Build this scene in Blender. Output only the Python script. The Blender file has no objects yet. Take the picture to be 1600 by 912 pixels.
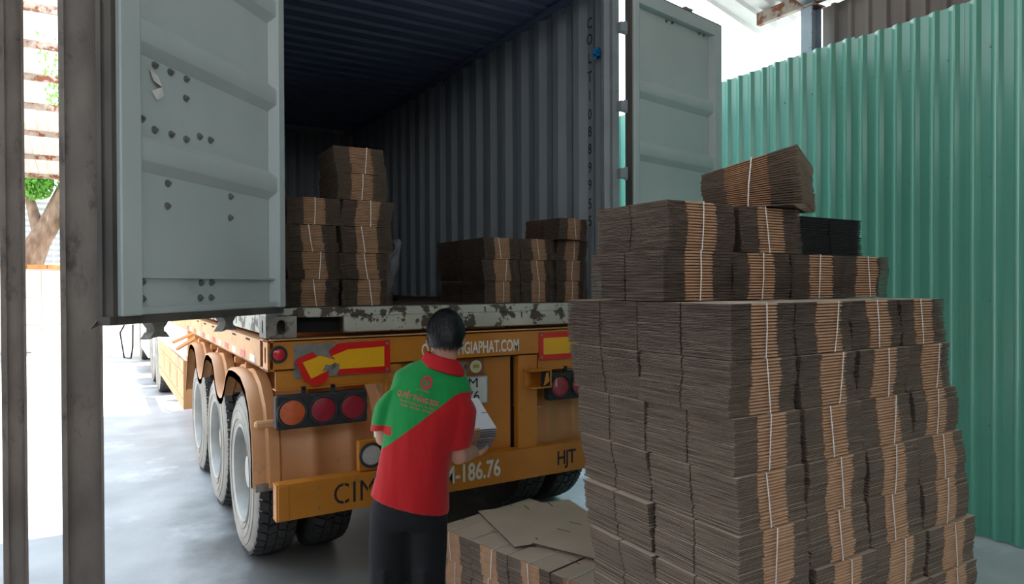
import bpy, bmesh, math, random
from mathutils import Vector, Matrix, Euler
from mathutils.bvhtree import BVHTree
random.seed(7)
R_ = math.radians
scene = bpy.context.scene
COL = scene.collection

# ------------------------------------------------------------------ camera, sky, sun, exposure
FPX = 1059.4; CAMH = 1.718
cam_d = bpy.data.cameras.new('camera'); cam = bpy.data.objects.new('camera', cam_d); COL.objects.link(cam)
cam_d.sensor_width = 36.0; cam_d.lens = 36.0 * FPX / 1600; cam_d.clip_start = .02; cam_d.clip_end = 400
cam.matrix_world = (Matrix.Translation((0, 0, CAMH)) @ Matrix.Rotation(-R_(31.09), 4, 'Z')
                    @ Matrix.Rotation(R_(90 - .512), 4, 'X') @ Matrix.Rotation(R_(-.213), 4, 'Z'))
scene.camera = cam
SUN_E, SKY_E, EXPO = 9.0, 2.6, 0.5
w = bpy.data.worlds.new('sky'); scene.world = w; w.use_nodes = True
nt = w.node_tree; nt.nodes.clear()
o_ = nt.nodes.new('ShaderNodeOutputWorld'); bg = nt.nodes.new('ShaderNodeBackground'); bg.inputs[1].default_value = SKY_E
tc = nt.nodes.new('ShaderNodeTexCoord'); sp = nt.nodes.new('ShaderNodeSeparateXYZ'); cr = nt.nodes.new('ShaderNodeValToRGB')
cr.color_ramp.elements[0].position = 0.0; cr.color_ramp.elements[0].color = (1.0, .97, .93, 1)
cr.color_ramp.elements[1].position = .75; cr.color_ramp.elements[1].color = (.58, .77, 1.0, 1)
nt.links.new(tc.outputs['Generated'], sp.inputs[0]); nt.links.new(sp.outputs['Z'], cr.inputs[0])
nt.links.new(cr.outputs[0], bg.inputs[0]); nt.links.new(bg.outputs[0], o_.inputs[0])
sd = bpy.data.lights.new('sun', 'SUN'); sd.energy = SUN_E; sd.angle = R_(.6); sd.color = (1.0, .95, .87)
so = bpy.data.objects.new('sun', sd); COL.objects.link(so)
so.rotation_euler = Vector((-.21, .169, -1.0)).to_track_quat('-Z', 'Y').to_euler(); so.location = (4, -4, 20)
vs = scene.view_settings; vs.view_transform = 'Standard'; vs.look = 'None'; vs.gamma = 1; vs.exposure = EXPO; vs.use_curve_mapping = False
scene.cycles.max_bounces = 8; scene.cycles.diffuse_bounces = 5; scene.cycles.caustics_reflective = False; scene.cycles.caustics_refractive = False

# ------------------------------------------------------------------ helpers
def hexc(r, g, b):
    f = lambda v: (v / 255 / 12.92) if v / 255 <= .04045 else ((v / 255 + .055) / 1.055) ** 2.4
    return (f(r), f(g), f(b), 1)
MATS = {}
def mat(name, c1, c2=None, scale=6.0, rough=.7, metal=0.0, bump=0.0, bscale=60.0, c3=None, s3=2.0, t3=.6, w3=.06,
        stretch=(1, 1, 1), trans=0.0, detail=6.0, coat=0.0, brick=None):
    if name in MATS: return MATS[name]
    m = bpy.data.materials.new(name); m.use_nodes = True; N = m.node_tree.nodes; L = m.node_tree.links
    b = N['Principled BSDF']; b.inputs['Roughness'].default_value = rough; b.inputs['Metallic'].default_value = metal
    b.inputs['Coat Weight'].default_value = coat
    tcn = N.new('ShaderNodeTexCoord'); mp = N.new('ShaderNodeMapping'); mp.inputs['Scale'].default_value = stretch
    L.new(tcn.outputs['Object'], mp.inputs[0])
    n = N.new('ShaderNodeTexNoise'); n.inputs['Scale'].default_value = scale; n.inputs['Detail'].default_value = detail
    L.new(mp.outputs[0], n.inputs['Vector'])
    r = N.new('ShaderNodeValToRGB'); r.color_ramp.elements[0].position = .35; r.color_ramp.elements[1].position = .68
    r.color_ramp.elements[0].color = c1; r.color_ramp.elements[1].color = c2 or c1
    L.new(n.outputs['Fac'], r.inputs[0]); colout = r.outputs[0]
    if c3:
        n3 = N.new('ShaderNodeTexNoise'); n3.inputs['Scale'].default_value = s3; n3.inputs['Detail'].default_value = 9; n3.inputs['Roughness'].default_value = .65
        L.new(mp.outputs[0], n3.inputs['Vector'])
        r3 = N.new('ShaderNodeValToRGB'); r3.color_ramp.elements[0].position = t3; r3.color_ramp.elements[1].position = t3 + w3
        r3.color_ramp.elements[0].color = (0, 0, 0, 1); r3.color_ramp.elements[1].color = (1, 1, 1, 1)
        L.new(n3.outputs['Fac'], r3.inputs[0])
        mx = N.new('ShaderNodeMix'); mx.data_type = 'RGBA'; L.new(r3.outputs[0], mx.inputs[0]); L.new(colout, mx.inputs[6]); mx.inputs[7].default_value = c3
        colout = mx.outputs[2]
    L.new(colout, b.inputs['Base Color'])
    if bump:
        nb = N.new('ShaderNodeTexNoise'); nb.inputs['Scale'].default_value = bscale; nb.inputs['Detail'].default_value = 4
        L.new(mp.outputs[0], nb.inputs['Vector'])
        bp = N.new('ShaderNodeBump'); bp.inputs['Strength'].default_value = bump; bp.inputs['Distance'].default_value = .01
        L.new(nb.outputs['Fac'], bp.inputs['Height']); L.new(bp.outputs[0], b.inputs['Normal'])
    if trans:
        out = [x for x in N if x.type == 'OUTPUT_MATERIAL'][0]
        tr = N.new('ShaderNodeBsdfTranslucent'); L.new(colout, tr.inputs[0]); ms = N.new('ShaderNodeMixShader'); ms.inputs[0].default_value = trans
        L.new(b.outputs[0], ms.inputs[1]); L.new(tr.outputs[0], ms.inputs[2]); L.new(ms.outputs[0], out.inputs[0])
    MATS[name] = m; return m

class MB:
    def __init__(s): s.v = []; s.f = []; s.m = []
    def add(s, vs_, fs, mi=0):
        k = len(s.v); s.v += [tuple(p) for p in vs_]
        for f in fs: s.f.append(tuple(i + k for i in f)); s.m.append(mi)
    def box(s, a, b, mi=0, M=None):
        x0, y0, z0 = a; x1, y1, z1 = b
        p = [Vector(q) for q in ((x0,y0,z0),(x1,y0,z0),(x1,y1,z0),(x0,y1,z0),(x0,y0,z1),(x1,y0,z1),(x1,y1,z1),(x0,y1,z1))]
        if M: p = [M @ q for q in p]
        s.add(p, [(0,3,2,1),(4,5,6,7),(0,1,5,4),(1,2,6,5),(2,3,7,6),(3,0,4,7)], mi)
    def cbox(s, a, b, c=.004, mi=0, M=None):      # box with chamfered edges
        bm = bmesh.new(); x0, y0, z0 = a; x1, y1, z1 = b
        bmesh.ops.create_cube(bm, size=1.0)
        for v in bm.verts: v.co = Vector((x0 + (v.co.x + .5) * (x1 - x0), y0 + (v.co.y + .5) * (y1 - y0), z0 + (v.co.z + .5) * (z1 - z0)))
        c = min(c, .45 * min(abs(x1 - x0), abs(y1 - y0), abs(z1 - z0)))
        bmesh.ops.bevel(bm, geom=bm.edges[:], offset=c, segments=1, affect='EDGES', profile=.5)
        bm.verts.index_update()
        s.add([(M @ v.co) if M else v.co.copy() for v in bm.verts], [[v.index for v in f.verts] for f in bm.faces], mi); bm.free()
    def prism(s, poly, ax, a, b, mi=0, cap=None, M=None):    # 2D poly extruded along axis ax ('x','y','z')
        def P(u, v, t): return {'x': (t, u, v), 'y': (u, t, v), 'z': (u, v, t)}[ax]
        n = len(poly); p = [Vector(P(u, v, a)) for u, v in poly] + [Vector(P(u, v, b)) for u, v in poly]
        if M: p = [M @ q for q in p]
        s.add(p, [(i, (i + 1) % n, n + (i + 1) % n, n + i) for i in range(n)], mi)
        k = len(s.v) - 2 * n
        s.f.append(tuple(k + i for i in range(n - 1, -1, -1))); s.m.append(mi if cap is None else cap)
        s.f.append(tuple(k + n + i for i in range(n))); s.m.append(mi if cap is None else cap)
    def tube(s, pts, r, n=8, mi=0, closed=False):
        pts = [Vector(p) for p in pts]; k = len(s.v); L = len(pts); rr = r if isinstance(r, (list, tuple)) else [r] * L
        u = None
        for i, p in enumerate(pts):
            if closed: d = pts[(i + 1) % L] - pts[i - 1]
            else: d = pts[min(i + 1, L - 1)] - pts[max(i - 1, 0)]
            d.normalize()
            if u is None: u = d.orthogonal().normalized()
            else: u = (u - d * u.dot(d)).normalized()
            q = d.cross(u)
            for j in range(n):
                t = 2 * math.pi * j / n; s.v.append(tuple(p + (u * math.cos(t) + q * math.sin(t)) * rr[i]))
        for i in range(L if closed else L - 1):
            i2 = (i + 1) % L
            for j in range(n):
                s.f.append((k + i * n + j, k + i * n + (j + 1) % n, k + i2 * n + (j + 1) % n, k + i2 * n + j)); s.m.append(mi)
        if not closed:
            s.f.append(tuple(k + j for j in range(n - 1, -1, -1))); s.m.append(mi)
            s.f.append(tuple(k + (L - 1) * n + j for j in range(n))); s.m.append(mi)
    def cyl(s, c, ax, r, h, n=20, mi=0, bev=0.0):            # cylinder from c along unit axis vector
        c = Vector(c); ax = Vector(ax).normalized()
        if bev: s.tube([c, c + ax * bev * .01, c + ax * bev, c + ax * (h - bev), c + ax * (h - bev * .01), c + ax * h], [r - bev, r - bev, r, r, r - bev, r - bev], n, mi)
        else: s.tube([c, c + ax * h], r, n, mi)
    def lathe(s, c, ax, prof, n=32, mi=0):                   # prof: (t along axis, radius)
        c = Vector(c); ax = Vector(ax).normalized(); u = ax.orthogonal().normalized(); q = ax.cross(u); k = len(s.v); P = len(prof)
        for j in range(n):
            t = 2 * math.pi * j / n; d = u * math.cos(t) + q * math.sin(t)
            for (a, r) in prof: s.v.append(tuple(c + ax * a + d * r))
        for j in range(n):
            j2 = (j + 1) % n
            for i in range(P - 1): s.f.append((k + j * P + i, k + j2 * P + i, k + j2 * P + i + 1, k + j * P + i + 1)); s.m.append(mi)
    def ball(s, c, r, n=12, mi=0, M=None):
        rx, ry, rz = r if isinstance(r, (tuple, list)) else (r, r, r); k = len(s.v); c = Vector(c)
        for i in range(n + 1):
            a = math.pi * i / n
            for j in range(2 * n):
                b = math.pi * j / n; p = Vector((rx * math.sin(a) * math.cos(b), ry * math.sin(a) * math.sin(b), rz * math.cos(a)))
                s.v.append(tuple(c + (M @ p if M else p)))
        for i in range(n):
            for j in range(2 * n): s.f.append((k + i * 2 * n + j, k + i * 2 * n + (j + 1) % (2 * n), k + (i + 1) * 2 * n + (j + 1) % (2 * n), k + (i + 1) * 2 * n + j)); s.m.append(mi)
    def loft(s, rings, n=28, mi=0):                          # rings: (centre, e1 vec, e2 vec, rx, ry [,pow])
        k = len(s.v)
        for rg in rings:
            c, e1, e2, rx, ry = rg[:5]; pw = rg[5] if len(rg) > 5 else 1.0
            for j in range(n):
                t = 2 * math.pi * j / n; a, b = math.cos(t), math.sin(t)
                a = math.copysign(abs(a) ** pw, a); b = math.copysign(abs(b) ** pw, b)
                s.v.append(tuple(Vector(c) + Vector(e1) * a * rx + Vector(e2) * b * ry))
        L = len(rings)
        for i in range(L - 1):
            for j in range(n): s.f.append((k + i * n + j, k + i * n + (j + 1) % n, k + (i + 1) * n + (j + 1) % n, k + (i + 1) * n + j)); s.m.append(mi)
        s.f.append(tuple(k + j for j in range(n - 1, -1, -1))); s.m.append(mi)
        s.f.append(tuple(k + (L - 1) * n + j for j in range(n))); s.m.append(mi)
    def mesh(s, name, mats, smooth=False, off=None):
        me = bpy.data.meshes.new(name)
        vv = s.v if off is None else [(a - off[0], b - off[1], c - off[2]) for a, b, c in s.v]
        me.from_pydata(vv, [], s.f)
        for m in (mats if isinstance(mats, (list, tuple)) else [mats]): me.materials.append(m)
        me.polygons.foreach_set('material_index', s.m)
        bm = bmesh.new(); bm.from_mesh(me)
        bmesh.ops.recalc_face_normals(bm, faces=bm.faces[:])
        if smooth:
            for f in bm.faces: f.smooth = True
            if smooth != 'all':
                for e in bm.edges:
                    if len(e.link_faces) == 2 and e.calc_face_angle(0) > R_(smooth if smooth is not True else 35): e.smooth = False
        bm.to_mesh(me); bm.free(); return me
    def build(s, name, mats, parent=None, smooth=False, world=True, **kw):
        off = wloc(parent) if (parent and world) else None
        o = bpy.data.objects.new(name, s.mesh(name, mats, smooth, off)); COL.objects.link(o); o.parent = parent
        for k, v in kw.items(): o[k] = v
        return o
def wloc(p):
    v = Vector((0, 0, 0))
    while p: v += p.location; p = p.parent
    return v
def tag(o, label, cat, group=None, kind=None):
    o['label'] = label; o['category'] = cat
    if group: o['group'] = group
    if kind: o['kind'] = kind
    return o
def empty(name, loc=(0, 0, 0), rz=0.0, label=None, cat=None, group=None):
    o = bpy.data.objects.new(name, None); COL.objects.link(o); o.location = loc; o.rotation_euler = (0, 0, rz); o.empty_display_size = .1
    if label: tag(o, label, cat, group)
    return o
def struct(o): o['kind'] = 'structure'; return o
def text_part(s, name, m, parent, M, size=.1, xs=1.0, ext=.0008, align='CENTER', bold=0.0, space=1.0, bvh=None, lift=.0015):
    cu = bpy.data.curves.new(name, 'FONT'); cu.body = s; cu.size = size; cu.align_x = align; cu.align_y = 'CENTER'
    cu.extrude = 0 if bvh else ext; cu.offset = bold; cu.space_character = space; cu.resolution_u = 3
    tmp = bpy.data.objects.new(name, cu); COL.objects.link(tmp); dg = bpy.context.evaluated_depsgraph_get()
    me = bpy.data.meshes.new_from_object(tmp.evaluated_get(dg)); bpy.data.objects.remove(tmp); 
    me.transform(M @ Matrix.Diagonal((xs, 1, 1, 1)))
    if bvh:
        bm = bmesh.new(); bm.from_mesh(me)
        bmesh.ops.subdivide_edges(bm, edges=[e for e in bm.edges if e.calc_length() > .012], cuts=2)
        for v in bm.verts:
            h = bvh.ray_cast(Vector((v.co.x, -1, v.co.z)), Vector((0, 1, 0)))
            if h[0]: v.co.y = h[0].y - lift
        bm.to_mesh(me); bm.free()
    me.materials.clear(); me.materials.append(m)
    o = bpy.data.objects.new(name, me); COL.objects.link(o); o.parent = parent
    return o
def face_mY(x, y, z, rz=0):  # text standing upright, facing -Y, at x,y,z (parent space)
    return Matrix.Translation((x, y, z)) @ Matrix.Rotation(rz, 4, 'Z') @ Matrix.Rotation(R_(90), 4, 'X')
def corrug(L, pitch, prof, depth):   # prof: fractions (pos, height 0/1) in one pitch; returns polyline (s, d)
    out = []; n = int(math.ceil(L / pitch))
    for i in range(n):
        for p, h in prof:
            s_ = (i + p) * pitch
            if s_ <= L: out.append((s_, h * depth))
    out.append((L, out[-1][1])); return out
def sheet(mb, line, th, P, a, b, mi=0):   # thick corrugated sheet: line points (s,d); P(s,d,t)->xyz, t in a..b
    n = len(line); k = len(mb.v)
    for t in (a, b):
        for s_, d in line: mb.v.append(tuple(P(s_, d, t)))
        for s_, d in line: mb.v.append(tuple(P(s_, d + th, t)))
    for i in range(n - 1):
        mb.f += [(k+i, k+i+1, k+2*n+i+1, k+2*n+i), (k+n+i+1, k+n+i, k+3*n+i, k+3*n+i+1), (k+i, k+n+i, k+n+i+1, k+i+1), (k+2*n+i, k+2*n+i+1, k+3*n+i+1, k+3*n+i)]; mb.m += [mi] * 4
    mb.f += [(k, k+2*n, k+3*n, k+n), (k+n-1, k+2*n-1, k+4*n-1, k+3*n-1)]; mb.m += [mi] * 2
def plate_hole(mb, ctr, u, v, nrm, hw, hh, rw, rh, th, mi=0, n=20):   # rectangular plate with an oval hole
    ctr, u, v, nrm = map(Vector, (ctr, u, v, nrm)); k = len(mb.v); outer = []; inner = []
    for j in range(n):
        t = 2 * math.pi * (j + .5) / n; a, b = math.cos(t), math.sin(t); s_ = 1 / max(abs(a), abs(b))
        outer.append((a * s_ * hw, b * s_ * hh)); e = rh - rw
        inner.append((a * rw, b * rw + math.copysign(max(e, 0), b)))
    corners = [(hw, hh), (-hw, hh), (-hw, -hh), (hw, -hh)]
    for q, cc in enumerate(corners):
        j = min(range(n), key=lambda i: (outer[i][0] - cc[0]) ** 2 + (outer[i][1] - cc[1]) ** 2); outer[j] = cc
    for d in (0, -th):
        for a, b in outer: mb.v.append(tuple(ctr + u * a + v * b + nrm * d))
        for a, b in inner: mb.v.append(tuple(ctr + u * a + v * b + nrm * d))
    for j in range(n):
        j2 = (j + 1) % n
        mb.f += [(k+j, k+j2, k+n+j2, k+n+j), (k+2*n+j, k+2*n+j2, k+3*n+j2, k+3*n+j), (k+j, k+j2, k+2*n+j2, k+2*n+j), (k+n+j, k+n+j2, k+3*n+j2, k+3*n+j)]; mb.m += [mi] * 4

# ------------------------------------------------------------------ materials
M_floor = mat('concrete', hexc(164,166,166), hexc(198,198,196), 1.3, .5, bump=.25, bscale=14, c3=hexc(216,216,214), s3=1.1, t3=.56, w3=.12, detail=10)
def _dark_patch():      # darker grey-brown patch with a noisy edge under the tail of the trailer
    N = M_floor.node_tree.nodes; L = M_floor.node_tree.links; b = N['Principled BSDF']; src = b.inputs['Base Color'].links[0].from_socket
    t = N.new('ShaderNodeTexCoord'); n = N.new('ShaderNodeTexNoise'); n.inputs['Scale'].default_value = 1.6; n.inputs['Detail'].default_value = 7
    L.new(t.outputs['Object'], n.inputs['Vector'])
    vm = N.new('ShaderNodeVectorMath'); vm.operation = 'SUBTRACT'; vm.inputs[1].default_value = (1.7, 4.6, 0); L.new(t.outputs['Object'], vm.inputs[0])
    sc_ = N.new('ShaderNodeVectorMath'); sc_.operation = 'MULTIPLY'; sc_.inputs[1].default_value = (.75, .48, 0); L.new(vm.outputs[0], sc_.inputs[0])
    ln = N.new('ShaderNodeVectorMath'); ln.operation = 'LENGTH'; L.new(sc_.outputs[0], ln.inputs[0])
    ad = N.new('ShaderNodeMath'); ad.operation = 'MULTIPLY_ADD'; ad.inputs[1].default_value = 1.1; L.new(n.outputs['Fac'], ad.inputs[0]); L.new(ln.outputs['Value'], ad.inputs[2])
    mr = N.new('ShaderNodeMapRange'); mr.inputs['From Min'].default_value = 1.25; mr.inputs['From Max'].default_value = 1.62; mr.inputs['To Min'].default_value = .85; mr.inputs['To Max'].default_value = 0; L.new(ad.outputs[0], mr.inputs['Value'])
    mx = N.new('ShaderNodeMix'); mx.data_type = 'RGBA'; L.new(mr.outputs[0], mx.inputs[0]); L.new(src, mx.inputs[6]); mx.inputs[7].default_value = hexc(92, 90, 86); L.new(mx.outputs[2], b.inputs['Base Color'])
_dark_patch()
M_green = mat('green_sheet', hexc(88,162,138), hexc(98,172,148), .8, .34, bump=.05, bscale=3.0, coat=.5)
M_green.node_tree.nodes['Principled BSDF'].inputs['Coat Roughness'].default_value = .16
M_grey_sheet = mat('old_grey_sheet', hexc(112,102,98), hexc(140,130,124), 3, .6, stretch=(1,1,.2))
M_roof = mat('white_roof_sheet', hexc(205,205,200), hexc(225,225,222), 2, .5, trans=.12)
M_rust = mat('rusty_steel', hexc(150,140,130), hexc(176,160,142), 9, .7, bump=.3, bscale=80, c3=hexc(120,66,34), s3=7, t3=.5, w3=.08)
M_steelblue = mat('pale_blue_steel', hexc(150,165,178), hexc(165,178,188), 9, .6, c3=hexc(110,80,60), s3=30, t3=.62, w3=.04)
M_post = mat('dirty_brown_steel', hexc(118,106,98), hexc(156,142,130), 5, .6, bump=.35, bscale=120, c3=hexc(58,52,50), s3=4.5, t3=.55, w3=.12, stretch=(1,1,.45))
M_door = mat('door_paint', hexc(180,189,188), hexc(191,199,198), 1.6, .42, bump=.06, bscale=6, c3=hexc(158,168,168), s3=2.2, t3=.63, w3=.2)
M_cont_in = mat('container_inside_paint', hexc(146,154,162), hexc(164,172,176), 2, .6, stretch=(1,1,.3), c3=hexc(122,128,132), s3=3, t3=.6, w3=.2)
M_roofin = mat('container_roof_sky_tint', hexc(110,124,156), hexc(122,136,166), 2, .6)  # blue sky light and haze on the ceiling are mixed into this colour
M_post_in = mat('container_post_paint', hexc(132,138,142), hexc(150,156,158), 4, .5, c3=hexc(104,92,80), s3=14, t3=.66, w3=.04)
M_sill = mat('peeling_sill_paint', hexc(168,168,152), hexc(188,188,174), 4, .6, bump=.3, bscale=50, c3=hexc(72,62,54), s3=9, t3=.53, w3=.02)
M_cast = mat('dirty_casting', hexc(116,112,104), hexc(150,146,136), 12, .7, bump=.3, bscale=60, c3=hexc(80,74,68), s3=14, t3=.55, w3=.1)
M_rubber = mat('black_rubber', hexc(38,40,42), hexc(52,53,54), 20, .75)
M_gask = mat('dusty_gasket', hexc(66,62,58), hexc(96,88,80), 6, .8, stretch=(1,1,.3))
M_dark = mat('dark_void', hexc(22,22,24), hexc(28,28,30), 5, .9)
M_ply = mat('dark_plywood', hexc(72,58,48), hexc(92,74,60), 8, .7, stretch=(6,.6,6))
M_bolt = mat('dull_bolt', hexc(120,124,120), hexc(140,142,138), 30, .5, metal=.4)
M_paper = mat('torn_paper', hexc(215,210,205), hexc(235,230,226), 20, .8)
M_black = mat('black_paint', hexc(26,27,30), hexc(34,35,38), 20, .6)
M_orange = mat('orange_paint', hexc(188,116,28), hexc(202,128,36), 3, .45, bump=.08, bscale=60, c3=hexc(150,98,52), s3=7, t3=.62, w3=.1, coat=.1)
M_orange2 = mat('bounce_paled_orange_paint', hexc(212,158,108), hexc(224,172,124), 4, .6, bump=.08, bscale=60, c3=hexc(150,112,84), s3=3, t3=.55, w3=.15)  # orange paint paled: light bounced off the bright ground is put into the colour
M_fender = mat('orange_plastic_fender', hexc(212,150,96), hexc(222,164,112), 3, .42, c3=hexc(166,124,92), s3=5, t3=.6, w3=.14)  # fender orange, also paled to carry the ground bounce in its colour
M_tyre = mat('tyre_rubber', hexc(58,58,58), hexc(72,71,70), 14, .8, bump=.2, bscale=90)
M_tyre_pale = mat('pale_tyre_wall', hexc(150,144,134), hexc(172,166,156), 5, .85, bump=.1, bscale=30)  # paler grey-brown for the outer tyre walls
M_rim = mat('dusty_steel_rim', hexc(160,158,152), hexc(182,180,174), 6, .55, metal=.2)
M_red = mat('reflector_red', hexc(206,22,22), hexc(216,30,28), 6, .35)
M_yel = mat('reflector_yellow', hexc(236,172,22), hexc(242,182,30), 6, .35)
M_lens_o = mat('amber_lens', hexc(206,92,46), hexc(216,104,58), 40, .25, bump=.2, bscale=300, coat=.5)
M_lens_r = mat('red_lens', hexc(150,28,48), hexc(164,34,52), 40, .2, bump=.2, bscale=300, coat=.5)
M_lens_w = mat('clear_ribbed_lens', hexc(190,186,178), hexc(216,212,204), 120, .2, bump=.8, bscale=160, coat=.6)
M_white = mat('white_stencil', hexc(222,218,208), hexc(236,232,224), 20, .6)
M_plate = mat('plate_white', hexc(214,214,208), hexc(226,226,220), 8, .4)
M_kraft = mat('kraft_board', hexc(190,172,152), hexc(202,184,166), 3, .85)
M_crease = mat('kraft_fold', hexc(188,148,116), hexc(202,162,130), 16, .8, stretch=(1,1,1))
M_edge = mat('corrugated_edge', hexc(60,51,46), hexc(126,106,92), 9, .92, bump=.6, bscale=40, stretch=(1,1,40), detail=3)
M_kraft_d = mat('dark_board', hexc(34,32,34), hexc(42,40,42), 6, .85)  # near-black copy of the carton board, used for one bundle
M_edge_d = mat('dark_board_edge', hexc(28,27,29), hexc(40,38,40), 60, .9, bump=.8, bscale=240)
M_core = mat('carton_core', hexc(58,48,42), hexc(70,58,50), 6, .95)
M_strap = mat('white_strap', hexc(226,224,222), hexc(238,236,232), 30, .4)
M_skin = mat('skin', hexc(196,144,120), hexc(206,154,130), 8, .55)
M_hair = mat('black_hair', hexc(12,12,15), hexc(22,22,26), 60, .42, stretch=(1,1,.3))
M_trs = mat('black_trousers', hexc(12,12,15), hexc(16,16,20), 20, .9, bump=.3, bscale=10)
M_shoe = mat('dark_shoe', hexc(30,28,28), hexc(40,38,36), 20, .5)
M_redcloth = mat('red_cloth', hexc(186,8,22), hexc(194,12,28), 10, .8)
M_print = mat('pinkish_red_print', hexc(196,92,84), hexc(204,100,92), 40, .7)
M_print2 = mat('red_print', hexc(190,34,60), hexc(196,40,66), 40, .7)
M_wood = mat('pallet_wood', hexc(150,122,92), hexc(170,140,108), 6, .8, stretch=(1,1,6))
M_truckw = mat('truck_white', hexc(222,222,222), hexc(234,234,234), 4, .4)
M_leaf = mat('leaf', hexc(96,160,58), hexc(140,196,84), 3, .6, trans=.35)
M_bark = mat('bark', hexc(120,98,82), hexc(158,134,112), 8, .9, bump=.8, bscale=20, stretch=(1,1,.4))
M_fence = mat('grey_fence_sheet', hexc(176,180,186), hexc(196,198,202), 2, .5)
M_render = mat('pale_render', hexc(226,218,208), hexc(238,232,224), 2, .8)
M_brickc = mat('orange_coping', hexc(206,132,70), hexc(222,150,86), 8, .8)
M_jeans = mat('grey_jeans', hexc(120,124,132), hexc(146,150,156), 9, .85, bump=.2, bscale=60)
M_shirtd = mat('dark_shirt', hexc(40,44,60), hexc(48,52,68), 9, .85)
M_blue = mat('blue_rope', hexc(20,120,190), hexc(28,140,206), 60, .7)
M_tank = mat('dull_grey_metal', hexc(150,152,156), hexc(170,172,176), 5, .45, metal=.4)

# ------------------------------------------------------------------ setting
WX = 5.11
mb = MB(); n_ = 24
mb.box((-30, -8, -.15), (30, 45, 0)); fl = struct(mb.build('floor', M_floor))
# green corrugated wall: each sheet its own piece
wr = empty('wall_right', (WX, 4, 0)); struct(wr)
PITCH = .1335
gprof = [(0, 0), (.22, 0), (.37, 1), (.47, 1), (.78, 0)]
Y0s = -2.4; nsheet = 17; W_S = 6 * PITCH
screwspots = []
for i in range(nsheet):
    y0 = Y0s + i * W_S; mb = MB(); ln = corrug(W_S + .02, PITCH, gprof, .026)
    zt = 3.67 + random.uniform(-.012, .012)
    sheet(mb, ln, .0012, lambda s_, d, t, y0=y0, i=i: (WX + .002 * (i % 2) - d, y0 + s_, t), .0 + random.uniform(0, .01), zt)
    o = mb.build('corrugated_sheet', M_green, wr)
    sc_ = MB()
    for z in (.75, 1.6, 2.45, 3.3):
        for k in (0, 2, 4): sc_.cyl((WX - .006, y0 + (k + .82) * PITCH, z + random.uniform(-.02, .02)), (1, 0, 0), .006, .012, 6)
    sc_.build('screw', M_bolt, o)
mb = MB()
for z in (.75, 1.6, 2.45, 3.3): mb.box((WX + .02, -2.4, z - .03), (WX + .08, 11.1, z + .03))
mb.build('wall_rail', M_rust, wr)
# weathered grey wall standing behind and above the green one
wo = empty('wall_outer', (5.75, 1, 0)); struct(wo)
for i in range(9):
    y1 = 3.92 - i * .8; mb = MB(); ln = corrug(.8, .16, [(0, 0), (.55, 0), (.65, 1), (.85, 1), (.95, 0)], .03)
    sheet(mb, ln, .0012, lambda s_, d, t: (5.75 - d, y1 - s_, t), 0, 4.29 + random.uniform(-.01, .01)); mb.build('corrugated_sheet', M_grey_sheet, wo)
# steel column, rafter and eave purlin of the shed
def hbeam(mb, a, b, wdt, dep, t, up=(0, 0, 1)):
    a = Vector(a); b = Vector(b); d = (b - a).normalized(); up = Vector(up); s_ = d.cross(up).normalized(); up = s_.cross(d)
    M = Matrix((s_, d, up)).transposed().to_4x4(); M.translation = a; L = (b - a).length
    mb.box((-wdt/2, 0, -dep/2), (wdt/2, L, -dep/2 + t), M=M); mb.box((-wdt/2, 0, dep/2 - t), (wdt/2, L, dep/2), M=M); mb.box((-t/2, 0, -dep/2 + t), (t/2, L, dep/2 - t), M=M)
scol = empty('steel_column', (5.52, 3.88, 0), 0, 'pale blue rust-flecked steel column rising behind the green wall', 'column')
mb = MB(); hbeam(mb, (5.52, 3.88, 0), (5.52, 3.88, 4.22), .11, .14, .012, up=(1, 0, 0)); mb.build('shaft', M_steelblue, scol)
mb = MB(); mb.box((5.43, 3.8, 4.22), (5.61, 3.96, 4.235)); mb.build('cap_plate', M_rust, scol)
for dx in (-.05, .05):
    mb = MB(); mb.cyl((5.52 + dx, 3.84, 4.235), (0, 0, 1), .012, .014, 6); mb.build('bolt', M_bolt, scol)
ceil = empty('ceiling', (0, 0, 5)); struct(ceil)
def rz_(x): return 4.37 + .26 * (5.6 - x)
SL = math.atan(.26)
rfe = 4.72
mb = MB(); hbeam(mb, (5.60, 3.88, rz_(5.60) - .06), (-6, 3.88, rz_(-6) - .06), .10, .16, .012); mb.build('rafter', M_steelblue, ceil)
mb = MB(); hbeam(mb, (5.60, -1.5, rz_(5.60) - .06), (-6, -1.5, rz_(-6) - .06), .10, .16, .012); mb.build('rafter', M_steelblue, ceil)
for k in range(9):
    x = 5.5 - k * 1.4; z = rz_(x) - .02; mb = MB()
    y1 = 4.46 if k == 0 else 4.68
    mb.box((x - .004, -6, z - .12), (x, y1, z)); mb.box((x, -6, z - .006), (x + .05, y1, z)); mb.box((x, -6, z - .12), (x + .05, y1, z - .114)); mb.build('purlin', M_rust, ceil)
for k in range(13):
    ya = rfe - (k + 1) * .84; mb = MB(); ln = corrug(.84, .21, [(0, 0), (.5, 0), (.62, 1), (.86, 1), (.98, 0)], .03)
    sheet(mb, ln, .001, lambda s_, d, t: (t, ya + s_, rz_(t) + d), -6, 5.85); mb.build('roof_sheet', M_roof, ceil)

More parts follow.
